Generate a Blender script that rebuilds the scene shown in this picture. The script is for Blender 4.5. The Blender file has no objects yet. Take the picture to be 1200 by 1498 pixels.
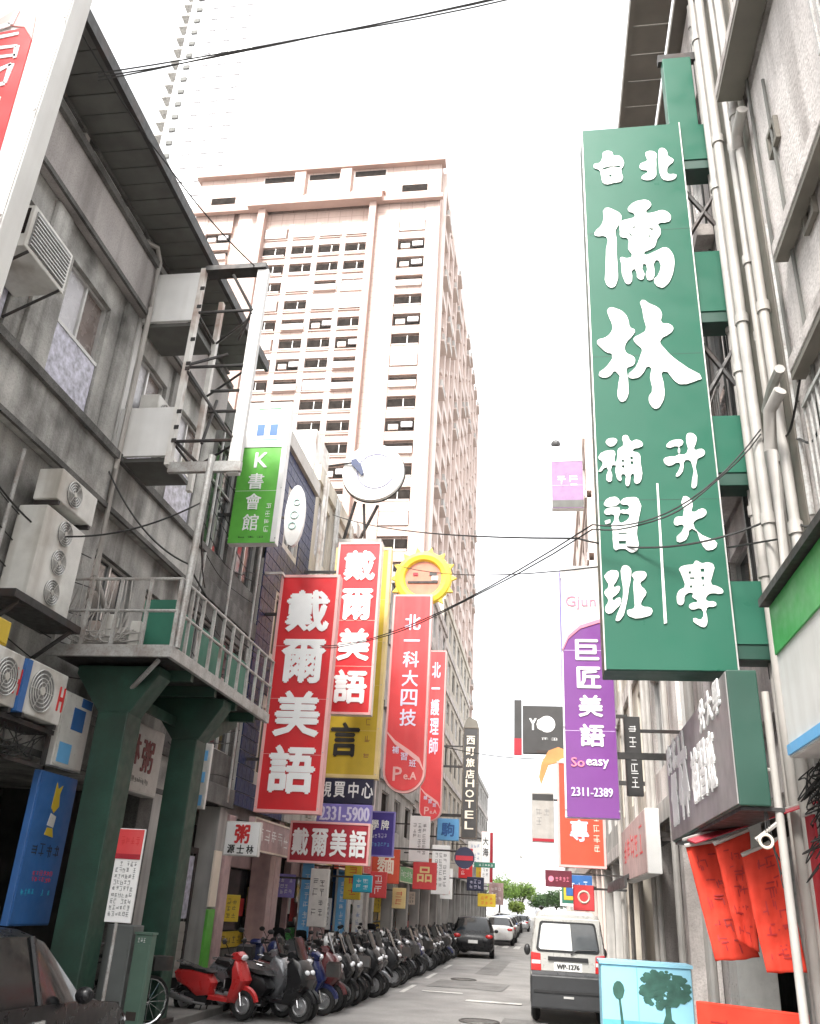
import bpy, math, random
from mathutils import Vector, Matrix
R = math.radians
rnd = random.Random(7)
scene = bpy.context.scene
col = scene.collection

# ------------------------------------------------------------------ camera
cam_d = bpy.data.cameras.new('camera')
cam = bpy.data.objects.new('camera', cam_d)
col.objects.link(cam)
EYE = 1.85
cam.matrix_world = Matrix(((0.98843, 0.01334, 0.15106, 0.0), (0.14274, -0.41822, -0.89706, 0.0), (0.05121, 0.90825, -0.41529, EYE), (0, 0, 0, 1)))
cam_d.sensor_fit = 'VERTICAL'
cam_d.sensor_height = 36.0
cam_d.lens = 1256.9 / 1498 * 36.0
cam_d.clip_start = 0.1
cam_d.clip_end = 3000
scene.camera = cam

# ------------------------------------------------------------------ sky, sun, exposure
SUN_EL, SUN_AZ = 49.0, 196.0          # azimuth measured clockwise from the street direction (+Y)
world = bpy.data.worlds.new('World')
scene.world = world
world.use_nodes = True
wn, wl = world.node_tree.nodes, world.node_tree.links
wn.clear()
sky = wn.new('ShaderNodeTexSky')
sky.sky_type = 'NISHITA'
sky.sun_disc = False
sky.sun_elevation = R(SUN_EL)
sky.sun_rotation = R(SUN_AZ)
sky.air_density = 1.0
sky.dust_density = 6.0
sky.ozone_density = 1.0
hs = wn.new('ShaderNodeHueSaturation')
hs.inputs['Saturation'].default_value = 0.12       # a white overcast sky
bg = wn.new('ShaderNodeBackground')
bg.inputs['Strength'].default_value = 0.15
wo = wn.new('ShaderNodeOutputWorld')
wl.new(sky.outputs[0], hs.inputs['Color'])
oc = wn.new('ShaderNodeMix')                        # even white cloud cover over the clear sky
oc.data_type = 'RGBA'
oc.inputs[0].default_value = 0.75
oc.inputs[7].default_value = (2.35, 2.37, 2.4, 1)
wl.new(hs.outputs[0], oc.inputs[6])
wl.new(oc.outputs[2], bg.inputs['Color'])
wl.new(bg.outputs[0], wo.inputs['Surface'])
sun_d = bpy.data.lights.new('sun', 'SUN')
sun_d.energy = 1.0
sun_d.angle = R(14)
sun_d.color = (1.0, 0.96, 0.9)
sun = bpy.data.objects.new('sun', sun_d)
col.objects.link(sun)
sd = Vector((math.sin(R(SUN_AZ)) * math.cos(R(SUN_EL)), math.cos(R(SUN_AZ)) * math.cos(R(SUN_EL)), math.sin(R(SUN_EL))))
sun.rotation_euler = sd.to_track_quat('Z', 'Y').to_euler()
vs = scene.view_settings
vs.view_transform = 'Standard'
vs.look = 'None'
vs.gamma = 1.0
vs.use_curve_mapping = False
vs.exposure = 2.5
scene.cycles.max_bounces = 6
scene.cycles.diffuse_bounces = 3
scene.cycles.glossy_bounces = 3
scene.cycles.transmission_bounces = 4
scene.cycles.volume_bounces = 0
scene.cycles.use_denoising = True

# ------------------------------------------------------------------ helpers
_M = {}
def mat(name, c, rough=0.65, metal=0.0, var=0.14, scale=3.0, streak=0.0, dirt=(0.05, 0.045, 0.04), bump=0.0, coat=0.0, grime=0.0, spec=0.5, grain=0.0):
    if name in _M: return _M[name]
    m = bpy.data.materials.new(name); m.use_nodes = True
    n, l = m.node_tree.nodes, m.node_tree.links
    b = n['Principled BSDF']
    b.inputs['Roughness'].default_value = rough
    b.inputs['Metallic'].default_value = metal
    b.inputs['Coat Weight'].default_value = coat
    b.inputs['Specular IOR Level'].default_value = spec
    geo = n.new('ShaderNodeNewGeometry')
    def noise(sc, detail, vec=None):
        t = n.new('ShaderNodeTexNoise'); t.inputs['Scale'].default_value = sc; t.inputs['Detail'].default_value = detail
        l.new(vec or geo.outputs['Position'], t.inputs['Vector'])
        return t.outputs['Fac']
    def ramp(src, a, bb, lo, hi):
        r = n.new('ShaderNodeMapRange'); r.inputs[1].default_value = a; r.inputs[2].default_value = bb
        r.inputs[3].default_value = lo; r.inputs[4].default_value = hi
        l.new(src, r.inputs[0]); return r.outputs[0]
    def mix(f, a, bb):
        x = n.new('ShaderNodeMix'); x.data_type = 'RGBA'
        if isinstance(f, float): x.inputs[0].default_value = f
        else: l.new(f, x.inputs[0])
        for k, s in ((6, a), (7, bb)):
            if isinstance(s, tuple): x.inputs[k].default_value = (*s[:3], 1)
            else: l.new(s, x.inputs[k])
        return x.outputs[2]
    lo = tuple(max(0, q * (1 - var)) for q in c); hi = tuple(min(0.95, q * (1 + var)) for q in c)
    out = mix(ramp(noise(scale, 5), 0.3, 0.7, 0, 1), lo, hi)
    if grime:
        out = mix(ramp(noise(scale * 0.45 + 0.3, 8), 0.48, 0.72, 0, grime), out, dirt)
    if streak:
        mp = n.new('ShaderNodeMapping'); mp.inputs['Scale'].default_value = (2.6, 2.6, 0.22)
        l.new(geo.outputs['Position'], mp.inputs['Vector'])
        out = mix(ramp(noise(1.0, 6, mp.outputs[0]), 0.46, 0.74, 0, streak), out, dirt)
    if grain:                                              # fine speckle and pits
        out = mix(ramp(noise(38.0, 3), 0.45, 0.68, 0, grain), out, dirt)
    l.new(out, b.inputs['Base Color'])
    if bump:
        bp = n.new('ShaderNodeBump'); bp.inputs['Strength'].default_value = bump; bp.inputs['Distance'].default_value = 0.02
        l.new(noise(scale * 14, 4), bp.inputs['Height']); l.new(bp.outputs[0], b.inputs['Normal'])
    l.new(ramp(noise(scale * 2.3 + 1, 4), 0.25, 0.75, max(0.02, rough - 0.12), min(1, rough + 0.12)), b.inputs['Roughness'])
    _M[name] = m
    return m
def smooth(pts, n=6):                                      # a rounded path through the points
    P = [Vector(q) for q in pts]; P = [P[0] * 2 - P[1]] + P + [P[-1] * 2 - P[-2]]; out = []
    for i in range(1, len(P) - 2):
        a, b, c, d = P[i - 1:i + 3]
        for k in range(n):
            t = k / n; out.append(.5 * ((2 * b) + (c - a) * t + (2 * a - 5 * b + 4 * c - d) * t * t + (3 * b - a - 3 * c + d) * t ** 3))
    return out + [P[-2]]
def glow(name, c, s):
    if name in _M: return _M[name]
    m = mat(name, c, 0.4); b = m.node_tree.nodes['Principled BSDF']
    b.inputs['Emission Color'].default_value = (*c, 1); b.inputs['Emission Strength'].default_value = s
    return m

class MB:
    def __init__(s): s.v = []; s.f = []; s.m = []
    def add(s, vs_, fs, mi=0):
        k = len(s.v); s.v += [tuple(p) for p in vs_]
        for f in fs: s.f.append([i + k for i in f]); s.m.append(mi)
        return s
    def box(s, x0, x1, y0, y1, z0, z1, mi=0):
        return s.add([(x0, y0, z0), (x1, y0, z0), (x1, y1, z0), (x0, y1, z0), (x0, y0, z1), (x1, y0, z1), (x1, y1, z1), (x0, y1, z1)],
                     [(3, 2, 1, 0), (4, 5, 6, 7), (0, 1, 5, 4), (1, 2, 6, 5), (2, 3, 7, 6), (3, 0, 4, 7)], mi)
    def prism(s, poly, a0, a1, axis='y', mi=0):
        n = len(poly)
        def P(p, a): return {'y': (p[0], a, p[1]), 'x': (a, p[0], p[1]), 'z': (p[0], p[1], a)}[axis]
        return s.add([P(p, a0) for p in poly] + [P(p, a1) for p in poly],
                     [tuple(range(n)), tuple(range(2 * n - 1, n - 1, -1))] + [(i, i + n, (i + 1) % n + n, (i + 1) % n) for i in range(n)], mi)
    def cyl(s, p0, p1, r0, r1=None, n=10, mi=0):
        r1 = r0 if r1 is None else r1
        p0, p1 = Vector(p0), Vector(p1); d = (p1 - p0).normalized()
        u = d.orthogonal().normalized(); w = d.cross(u)
        a = [p0 + (u * math.cos(t) + w * math.sin(t)) * r0 for t in [2 * math.pi * i / n for i in range(n)]]
        b = [p1 + (u * math.cos(t) + w * math.sin(t)) * r1 for t in [2 * math.pi * i / n for i in range(n)]]
        return s.add(a + b, [tuple(range(n - 1, -1, -1)), tuple(range(n, 2 * n))] + [(i, (i + 1) % n, (i + 1) % n + n, i + n) for i in range(n)], mi)
    def tube(s, pts, r, n=6, mi=0):
        pts = [Vector(p) for p in pts]; rings = []
        for i, p in enumerate(pts):
            d = (pts[min(i + 1, len(pts) - 1)] - pts[max(i - 1, 0)]).normalized()
            u = d.cross(Vector((0, 0, 1)))
            if u.length < 0.05: u = d.cross(Vector((0, 1, 0)))
            u.normalize(); w = d.cross(u)
            rings.append([p + (u * math.cos(2 * math.pi * k / n) + w * math.sin(2 * math.pi * k / n)) * r for k in range(n)])
        return s.add([q for g in rings for q in g], [(i * n + k, i * n + (k + 1) % n, (i + 1) * n + (k + 1) % n, (i + 1) * n + k) for i in range(len(pts) - 1) for k in range(n)]
                     + [tuple(range(n - 1, -1, -1)), tuple(range((len(pts) - 1) * n, len(pts) * n))], mi)
    def torus(s, c, ax, RR, r, n=20, k=6, mi=0, a0=0, a1=360):
        c = Vector(c); ax = Vector(ax).normalized(); u = ax.orthogonal().normalized()
        if abs(ax.y) > 0.9: u = Vector((1, 0, 0))
        w = ax.cross(u); full = a1 - a0 >= 360
        m = n if full else n + 1; vs_ = []
        for i in range(m):
            t = R(a0 + (a1 - a0) * i / n); d = u * math.cos(t) + w * math.sin(t)
            for j in range(k):
                q = 2 * math.pi * j / k; vs_.append(c + d * (RR + r * math.cos(q)) + ax * (r * math.sin(q)))
        fs = [(i * k + j, (i + 1) % m * k + j, (i + 1) % m * k + (j + 1) % k, i * k + (j + 1) % k) for i in range(n) for j in range(k)]
        return s.add(vs_, fs, mi)
    def ball(s, c, rx, ry, rz, n=10, k=6, mi=0):
        vs_ = []
        for j in range(k + 1):
            p = math.pi * j / k
            for i in range(n):
                t = 2 * math.pi * i / n
                vs_.append((c[0] + rx * math.sin(p) * math.cos(t), c[1] + ry * math.sin(p) * math.sin(t), c[2] + rz * math.cos(p)))
        return s.add(vs_, [(j * n + i, (j + 1) * n + i, (j + 1) * n + (i + 1) % n, j * n + (i + 1) % n) for j in range(k) for i in range(n)], mi)
    def rings(s, rs, mi=0, closed=True, caps=True, mf=None):
        n = len(rs[0]); k = len(s.v); s.v += [tuple(p) for g in rs for p in g]
        for i in range(len(rs) - 1):
            for j in range(n if closed else n - 1):
                s.f.append([k + i * n + j, k + i * n + (j + 1) % n, k + (i + 1) * n + (j + 1) % n, k + (i + 1) * n + j])
                s.m.append(mf(i, j) if mf else mi)
        if caps:
            s.f.append([k + q for q in range(n - 1, -1, -1)]); s.m.append(mi)
            s.f.append([k + (len(rs) - 1) * n + q for q in range(n)]); s.m.append(mi)
        return s
    def mesh(s, name, mats, smooth=False):
        me = bpy.data.meshes.new(name); me.from_pydata(s.v, [], s.f)
        for m in (mats if isinstance(mats, (list, tuple)) else [mats]): me.materials.append(m)
        if max(s.m, default=0): me.polygons.foreach_set('material_index', s.m)
        if smooth:
            me.polygons.foreach_set('use_smooth', [True] * len(s.f)); me.set_sharp_from_angle(angle=R(38))
        me.update(); return me
    def build(s, name, mats, parent=None, smooth=False, bevel=0.0, loc=None, rz=0.0):
        return link(name, s.mesh(name, mats, smooth), parent, loc, rz, bevel)
def link(name, me, parent=None, loc=None, rz=0.0, bevel=0.0, scale=None):
    o = bpy.data.objects.new(name, me); col.objects.link(o)
    if parent: o.parent = parent
    if loc: o.location = loc
    if rz: o.rotation_euler = (0, 0, R(rz))
    if scale: o.scale = scale
    if bevel:
        b = o.modifiers.new('bevel', 'BEVEL'); b.width = bevel; b.segments = 2; b.limit_method = 'ANGLE'; b.angle_limit = R(40)
    return o
def tag(o, label=None, cat=None, group=None, kind=None):
    if label: o['label'] = label
    if cat: o['category'] = cat
    if group: o['group'] = group
    if kind: o['kind'] = kind
    return o
def thing(name, label, cat, loc=(0, 0, 0), rz=0.0, group=None):
    o = bpy.data.objects.new(name, None); col.objects.link(o); o.empty_display_size = 0.2
    o.location = loc; o.rotation_euler = (0, 0, R(rz))
    return tag(o, label, cat, group)
def copy_tree(o, parent=None):
    c = o.copy(); col.objects.link(c); c.parent = parent
    for ch in list(o.children): copy_tree(ch, c)
    return c
def B(name, m, parent, *b, bevel=0.0):                 # a part that is one box (or several boxes)
    q = MB()
    for k in range(0, len(b), 6): q.box(*b[k:k + 6])
    return q.build(name, m, parent, bevel=bevel)

# lettering: outlines of the font that ships with Blender, fitted into a box
_G = {}
def glyph(t, bold):
    k = (t, bold)
    if k not in _G:
        c = bpy.data.curves.new('lettering', 'FONT'); c.body = t; c.resolution_u = 2; c.extrude = 0.5; c.fill_mode = 'BOTH'
        o = bpy.data.objects.new('lettering', c); col.objects.link(o)
        bpy.context.view_layer.update()
        me = bpy.data.meshes.new_from_object(o.evaluated_get(bpy.context.evaluated_depsgraph_get()))
        bpy.data.objects.remove(o)
        _G[k] = me
        xs = [v.co.x for v in me.vertices]; ys = [v.co.y for v in me.vertices]
        w, h = max(xs) - min(xs) or 1, max(ys) - min(ys) or 1
        if t in '一中': w = h = 0.92 if t == '一' else max(w, h)
        cx, cy = (max(xs) + min(xs)) / 2, (max(ys) + min(ys)) / 2
        for v in me.vertices: v.co = ((v.co.x - cx) / w, -v.co.z, (v.co.y - cy) / h)
        me.materials.clear()
        if bold > 0:                                       # heavier strokes: the outline repeated a hair to each side, each a little deeper
            vs_ = [tuple(v.co) for v in me.vertices]; fs = [tuple(f.vertices) for f in me.polygons]; q = MB()
            for i, (dx, dz) in enumerate(((0, 0), (bold, 0), (-bold, 0), (0, bold), (0, -bold))): q.add([(x + dx, y + .04 * i, z + dz) for x, y, z in vs_], fs)
            _G[k] = me = q.mesh('lettering', []); 
    return _G[k]
def text(parent, t, cx, cz, w, h, y, m, name='character', bold=0.02, thick=0.012, rot=0.0):
    me = glyph(t, bold)
    if len(me.materials) == 0: me.materials.append(m)
    o = link(name, me, parent, (cx, y, cz), scale=(w, thick, h))
    if rot: o.rotation_euler = (0, R(rot), 0)
    o.material_slots[0].link = 'OBJECT'; o.material_slots[0].material = m
    return o
def column_text(parent, s, cx, ztop, w, h, gap, y, m, bold=0.02, shear=0.0):
    for i, ch in enumerate(s):
        text(parent, ch, cx + shear * i, ztop - h / 2 - i * (h + gap), w, h, y, m, bold=bold)
def marks(parent, x0, x1, z0, z1, y, m, rows, cols, name='print', seed=1):   # print too blurred to read
    r = random.Random(seed); q = MB(); dx = (x1 - x0) / cols; dz = (z1 - z0) / rows
    for i in range(rows):
        for j in range(cols):
            if r.random() < 0.08: continue
            cx, cz = x0 + (j + .5) * dx, z0 + (i + .5) * dz
            hx, hz, th, tz = .38 * dx, .38 * dz, .045 * dx, .045 * dz; kk = 0
            def bar(u0, u1, w0, w1):
                nonlocal_k[0] += 1
                q.box(cx + u0 * hx, cx + u1 * hx, y - .002 - .0004 * (nonlocal_k[0] % 7), y + .001, cz + w0 * hz, cz + w1 * hz)
            nonlocal_k = [0]; lv = r.sample((-.9, -.45, 0, .45, .9), r.choice((2, 3, 3)))
            for w0 in lv: bar(-r.uniform(.6, 1), r.uniform(.6, 1), w0 - .08, w0 + .08)
            for u0 in r.sample((-.7, 0, .05, .7), r.choice((1, 2, 2))): bar(u0 - .08, u0 + .08, -r.uniform(.3, 1), r.uniform(.3, 1))
    return tag(q.build(name, m, parent), kind='stuff')
# ------------------------------------------------------------------ materials
asphalt = mat('asphalt', (0.25, 0.243, 0.234), 0.85, var=0.2, scale=0.9, grime=0.35, dirt=(0.13, 0.127, 0.122), bump=0.5, grain=.5)
paving = mat('paving', (0.22, 0.21, 0.195), 0.8, var=0.2, scale=2, grime=0.4)
road_paint = mat('road_paint', (0.6, 0.59, 0.56), 0.7, var=0.12, scale=6, grime=1.0, dirt=(0.2, 0.195, 0.185), grain=.6)
concrete_old = mat('weathered_concrete', (0.45, 0.44, 0.415), 0.85, var=0.3, scale=1.4, streak=0.75, grime=0.95, dirt=(0.05, 0.048, 0.042), bump=0.7, grain=.22)
concrete_band = mat('concrete_band', (0.42, 0.39, 0.375), 0.85, var=0.14, scale=1.3, streak=0.5, grime=.3, dirt=(0.12, 0.11, 0.10), bump=0.4, grain=.3)
concrete_dark = mat('dark_concrete', (0.14, 0.136, 0.128), 0.85, var=0.35, scale=2.5, streak=0.7, dirt=(0.03, 0.028, 0.025), grain=.5)
plaster_pale = mat('pale_plaster', (0.72, 0.67, 0.64), 0.85, var=0.12, scale=1.6, streak=0.9, grime=0.55, dirt=(0.2, 0.17, 0.155), bump=0.5, grain=.3)
plaster_cream = mat('cream_plaster', (0.60, 0.55, 0.47), 0.85, var=0.12, scale=1.2, streak=0.6, grime=0.3, dirt=(0.2, 0.17, 0.14))
plaster_grey = mat('grey_plaster', (0.48, 0.465, 0.44), 0.85, var=0.15, scale=1.2, streak=0.7, grime=0.35, dirt=(0.12, 0.11, 0.1))
pink_tile = mat('pale_pink_tile', (0.53, 0.395, 0.34), 0.55, var=0.08, scale=0.25, streak=0.3, dirt=(0.4, 0.27, 0.22))
pink_band = mat('pink_band', (0.45, 0.31, 0.265), 0.6, var=0.08, scale=0.4)
pink_white = mat('pink_white_panel', (0.64, 0.53, 0.48), 0.6, var=0.06, scale=0.5, streak=0.15, dirt=(0.55, 0.47, 0.43))
white_clad = mat('white_cladding', (0.80, 0.81, 0.82), 0.5, var=0.04, scale=0.2)
soffit = mat('grey_roof_sheet', (0.115, 0.115, 0.105), 0.7, var=0.2, scale=1.5, streak=0.3)
soffit_brown = mat('brown_roof_sheet', (0.17, 0.155, 0.13), 0.7, var=0.2, scale=1.5)
steel_grey = mat('galvanised_steel', (0.47, 0.47, 0.455), 0.5, 0.35, var=0.16, scale=5, grime=0.6, dirt=(0.17, 0.10, 0.065), grain=.3)
steel_dark = mat('dark_steel', (0.045, 0.043, 0.042), 0.55, 0.3, var=0.3, scale=5, grime=0.35, dirt=(0.10, 0.045, 0.03))
rust_white = mat('rusty_white_steel', (0.70, 0.68, 0.64), 0.6, var=0.1, scale=4, grime=0.75, dirt=(0.26, 0.13, 0.08))
white_paint = mat('white_painted_sheet', (0.78, 0.775, 0.755), 0.5, var=0.07, scale=2, streak=0.45, grime=.2, dirt=(0.45, 0.42, 0.38))
ac_white = mat('air_conditioner_casing', (0.70, 0.69, 0.65), 0.5, var=0.1, scale=4, streak=0.7, dirt=(0.26, 0.22, 0.17), grime=.4)
ac_grille = mat('grey_grille', (0.22, 0.22, 0.215), 0.5, var=0.2, scale=6)
pvc = mat('white_pipe', (0.42, 0.40, 0.375), 0.5, var=0.14, scale=3, streak=0.6, dirt=(0.3, 0.26, 0.22))
green_steel = mat('dark_green_paint', (0.016, 0.06, 0.039), 0.5, var=0.3, scale=2.5, grime=0.7, dirt=(0.02, 0.03, 0.022), streak=.5, grain=.35)
green_board = mat('green_board', (0.03, 0.16, 0.105), 0.55, var=0.15, scale=2)
green_sign = mat('sign_green', (0.030, 0.128, 0.084), 0.38, var=0.05, scale=0.9, streak=0.1, dirt=(0.024, 0.105, 0.07), spec=.22)
green_deep = mat('sign_green_shaded', (0.016, 0.062, 0.043), 0.45, var=0.12, scale=1.2)  # dark green of the sign sides, with their shadow put into the colour
letter_white = mat('white_lettering', (0.88, 0.875, 0.86), 0.5, var=0.03, scale=3)
red_sign = mat('sign_red', (0.62, 0.022, 0.028), 0.4, var=0.12, scale=1.2, streak=0.3, dirt=(0.42, 0.05, 0.05), grime=.15)
red_fade = mat('faded_red', (0.66, 0.055, 0.06), 0.45, var=0.1, scale=1, streak=0.25, dirt=(0.75, 0.19, 0.18))
red_deep = mat('sign_crimson', (0.38, 0.018, 0.032), 0.4, var=0.1, scale=2)
red_trim = mat('pale_red_trim', (0.78, 0.42, 0.40), 0.5, var=0.06)
cream_trim = mat('cream_trim', (0.80, 0.70, 0.58), 0.5, var=0.06)
orange_sign = mat('sign_orange', (0.56, 0.075, 0.035), 0.45, var=0.1, scale=2)
purple_sign = mat('sign_purple', (0.20, 0.055, 0.26), 0.4, var=0.08, scale=1.5)
purple_trim = mat('pale_purple_trim', (0.62, 0.5, 0.7), 0.5)
yellow_sign = mat('sign_yellow', (0.62, 0.44, 0.035), 0.45, var=0.1, scale=2, streak=0.2, dirt=(0.4, 0.27, 0.04))
yellow_pale = mat('pale_yellow', (0.78, 0.60, 0.27), 0.5, var=0.08, scale=2)
yellow_sun = mat('sun_yellow', (0.85, 0.62, 0.06), 0.45, var=0.06)
green_lime = mat('sign_lime_green', (0.12, 0.44, 0.06), 0.4, var=0.16, scale=2.2)
green_bright = mat('sign_bright_green', (0.06, 0.37, 0.085), 0.4, var=0.12, scale=3)
blue_sign = mat('sign_blue', (0.035, 0.13, 0.36), 0.45, var=0.12, scale=3)
blue_sky_paint = mat('sign_sky_blue', (0.16, 0.45, 0.78), 0.45, var=0.08)
blue_tile = mat('blue_tile', (0.007, 0.02, 0.08), 0.45, var=0.3, scale=6)
indigo_sign = mat('sign_indigo', (0.055, 0.035, 0.25), 0.45, var=0.1)
lilac_sign = mat('sign_lilac', (0.24, 0.20, 0.55), 0.45, var=0.1)
navy_sign = mat('sign_navy', (0.018, 0.02, 0.05), 0.4, var=0.15)
charcoal_sign = mat('sign_charcoal', (0.05, 0.048, 0.047), 0.45, var=0.15)
grey_sign = mat('sign_grey_sheet', (0.27, 0.26, 0.255), 0.45, var=0.12, scale=2, streak=0.2)
cyan_sign = mat('sign_cyan', (0.03, 0.4, 0.55), 0.4, var=0.15)
black_ink = mat('black_lettering', (0.02, 0.02, 0.018), 0.5, var=0.1)
red_ink = mat('red_lettering', (0.6, 0.03, 0.03), 0.5, var=0.1)
dark_red_ink = mat('dark_red_lettering', (0.22, 0.05, 0.05), 0.5, var=0.2)
pink_ink = mat('pink_lettering', (0.80, 0.24, 0.34), 0.5, var=0.1)
lav_ink = mat('lavender_lettering', (0.74, 0.70, 0.86), 0.5, var=0.06)
glass = mat('window_glass', (0.035, 0.038, 0.04), 0.10, var=0.3, scale=1.5, spec=0.7)
glass_dark = mat('dark_opening', (0.03, 0.025, 0.022), 0.9, var=0.4, scale=2, spec=.05)
glass_brown = mat('brown_pane', (0.17, 0.135, 0.12), 0.25, var=0.2, scale=2)
glass_pale = mat('pale_pane', (0.55, 0.54, 0.56), 0.25, var=0.1, scale=2)
frosted = mat('patterned_glass', (0.48, 0.47, 0.55), 0.35, var=0.42, scale=11)
alu = mat('aluminium_frame', (0.55, 0.54, 0.52), 0.4, 0.5, var=0.1)
shutter_m = mat('roller_shutter', (0.42, 0.415, 0.395), 0.5, 0.25, var=0.14, scale=2, streak=0.4, dirt=(0.17, 0.155, 0.14))
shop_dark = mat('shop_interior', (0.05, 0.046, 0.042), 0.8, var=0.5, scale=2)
tile_white = mat('white_wall_tile', (0.66, 0.645, 0.61), 0.35, var=0.07, scale=8, streak=0.3, dirt=(0.3, 0.28, 0.25))
tile_pink = mat('pink_wall_tile', (0.50, 0.34, 0.33), 0.4, var=0.14, scale=5, streak=0.3)
rubber = mat('rubber', (0.012, 0.012, 0.012), 0.75, var=0.3, scale=6)
cable_m = mat('cable', (0.015, 0.015, 0.014), 0.6, var=0.2)
brown_wall = mat('stained_brown_wall', (0.20, 0.13, 0.085), 0.85, var=0.4, scale=2.5, grime=0.6, dirt=(0.05, 0.04, 0.03))

# ------------------------------------------------------------------ ground
gm = MB(); gm.add([(-900, -200, -0.03), (900, -200, -0.03), (900, 1600, -0.03), (-900, 1600, -0.03)], [(0, 1, 2, 3)])
tag(gm.build('ground', paving), kind='structure')
g = MB()
N = 60
g.rings([[(-5.5, y, 0.0), (-3.2, y, 0.03), (-1.9, y, 0.04), (-0.6, y, 0.03), (1.55, y, 0.0)] for y in (-15, 0, 20, 40, 60, 90, 120, 158)], closed=False, caps=False)
road = tag(g.build('road', asphalt), kind='structure')
q = MB().box(-13, -5.5, -15, 120, -0.02, 0.12); tag(q.build('pavement', paving, bevel=0.015), kind='structure')
q = MB().box(1.55, 7, -15, 120, -0.02, 0.12); tag(q.build('pavement', paving, bevel=0.015), kind='structure')
g = MB(); g.add([(-80, 122, 0.045), (80, 122, 0.045), (80, 158, 0.045), (-80, 158, 0.045)], [(0, 1, 2, 3)])
tag(g.build('cross_road', asphalt), kind='structure')
def paint(poly, z=0.046):
    g = MB(); g.add([(x, y, z) for x, y in poly], [tuple(range(len(poly)))])
    return g.build('road_marking', road_paint, road)
for a in (1, 2, 3, 5, 8):                                   # parking bay edge beside the scooters, in worn pieces
    y0 = 17.5 + a * 4.6
    paint([(-3.36, y0), (-3.24, y0), (-3.24, y0 + 2.2), (-3.36, y0 + 2.2)], 0.036)
paint([(-1.75, 21.0), (-0.55, 21.0), (-0.55, 21.35), (-1.75, 21.35)])
paint([(-2.9, 22.6), (-1.95, 22.6), (-1.95, 22.85), (-2.9, 22.85)])
for k in range(6): paint([(-3.0 + k * 0.62, 50.5), (-2.68 + k * 0.62, 50.5), (-2.68 + k * 0.62, 54), (-3.0 + k * 0.62, 54)])
for k in range(7): paint([(-3.8 + k * 0.72, 117), (-3.4 + k * 0.72, 117), (-3.4 + k * 0.72, 121), (-3.8 + k * 0.72, 121)])

for k, (x, y) in enumerate(((-1.2, 17.5), (-2.3, 27.0), (-.2, 33.0))):
    t = thing('manhole_cover', ('round iron manhole cover left of the van', 'round iron manhole cover out from the indigo sign', 'round iron manhole cover ahead of the van')[k], 'manhole', (x, y, .042), 0)
    MB().cyl((0, 0, -.02), (0, 0, .006), .33, n=24).build('lid', mat('cast_iron', (.11, .106, .1), .6, .5, var=.3, scale=9), t); MB().torus((0, 0, .004), (0, 0, 1), .35, .018, 24, 5).build('ring', mat('cast_iron', (0, 0, 0)), t)
patch_m = mat('patched_asphalt', (.17, .166, .16), .85, var=.2, scale=2, bump=.5, grain=.4)
for poly in ([(-3.0, 24.2), (-1.1, 24.0), (-1.0, 26.3), (-2.9, 26.6)], [(-2.2, 29.5), (-1.5, 29.4), (-1.4, 38), (-2.1, 38.2)], [(-.9, 15.5), (-.1, 15.4), (0, 18.2), (-.8, 18.4)]):
    g = MB(); g.add([(x, y, .0435) for x, y in poly], [(0, 1, 2, 3)]); g.build('asphalt_patch', patch_m, road)

# ------------------------------------------------------------------ windows and buildings
_W = {}
def window(parent, x0, x1, z0, z1, y, kind='slide', fm=None, name='window'):
    """a window as a part: panes in a frame, set back in the wall; local x along the wall, -y outwards"""
    w, h = x1 - x0, z1 - z0; fm = fm or alu
    key = (round(w, 2), round(h, 2), kind, fm.name)
    if key not in _W:
        f = MB(); t = 0.045
        f.box(-w/2, w/2, -.05, .02, 0, t).box(-w/2, w/2, -.05, .02, h - t, h).box(-w/2, -w/2 + t, -.05, .02, t, h - t).box(w/2 - t, w/2, -.05, .02, t, h - t)
        p = []
        if kind in ('slide', 'brown', 'pale'):
            f.box(-t/2, t/2, -.045, .02, t, h - t)
            p = [(-w/2 + t, -t/2, t, h - t), (t/2, w/2 - t, t, h - t)]
        elif kind == 'grid':
            f.box(-t/2, t/2, -.045, .02, t, h - t).box(-w/2 + t, -t/2, -.045, .02, h*.62, h*.62 + t).box(t/2, w/2 - t, -.045, .02, h*.62, h*.62 + t)
            p = [(-w/2 + t, -t/2, t, h*.62), (t/2, w/2 - t, t, h*.62), (-w/2 + t, -t/2, h*.62 + t, h - t), (t/2, w/2 - t, h*.62 + t, h - t)]
        else: p = [(-w/2 + t, w/2 - t, t, h - t)]
        panes = []
        for i, (a, b, c, d) in enumerate(p):
            gm_ = {'slide': glass, 'grid': glass, 'dark': glass_dark, 'brown': (glass_pale, glass_brown)[i % 2], 'pale': glass_pale}[kind]
            panes.append(MB().box(a, b, 0.0 + .008 * (i % 2), 0.012 + .008 * (i % 2), c, d).mesh('pane', gm_))
        _W[key] = (f.mesh('window', fm), panes)
    fme, panes = _W[key]
    o = link(name, fme, parent, ((x0 + x1) / 2, y, z0))
    for pm in panes: link('pane', pm, o)
    return o
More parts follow.
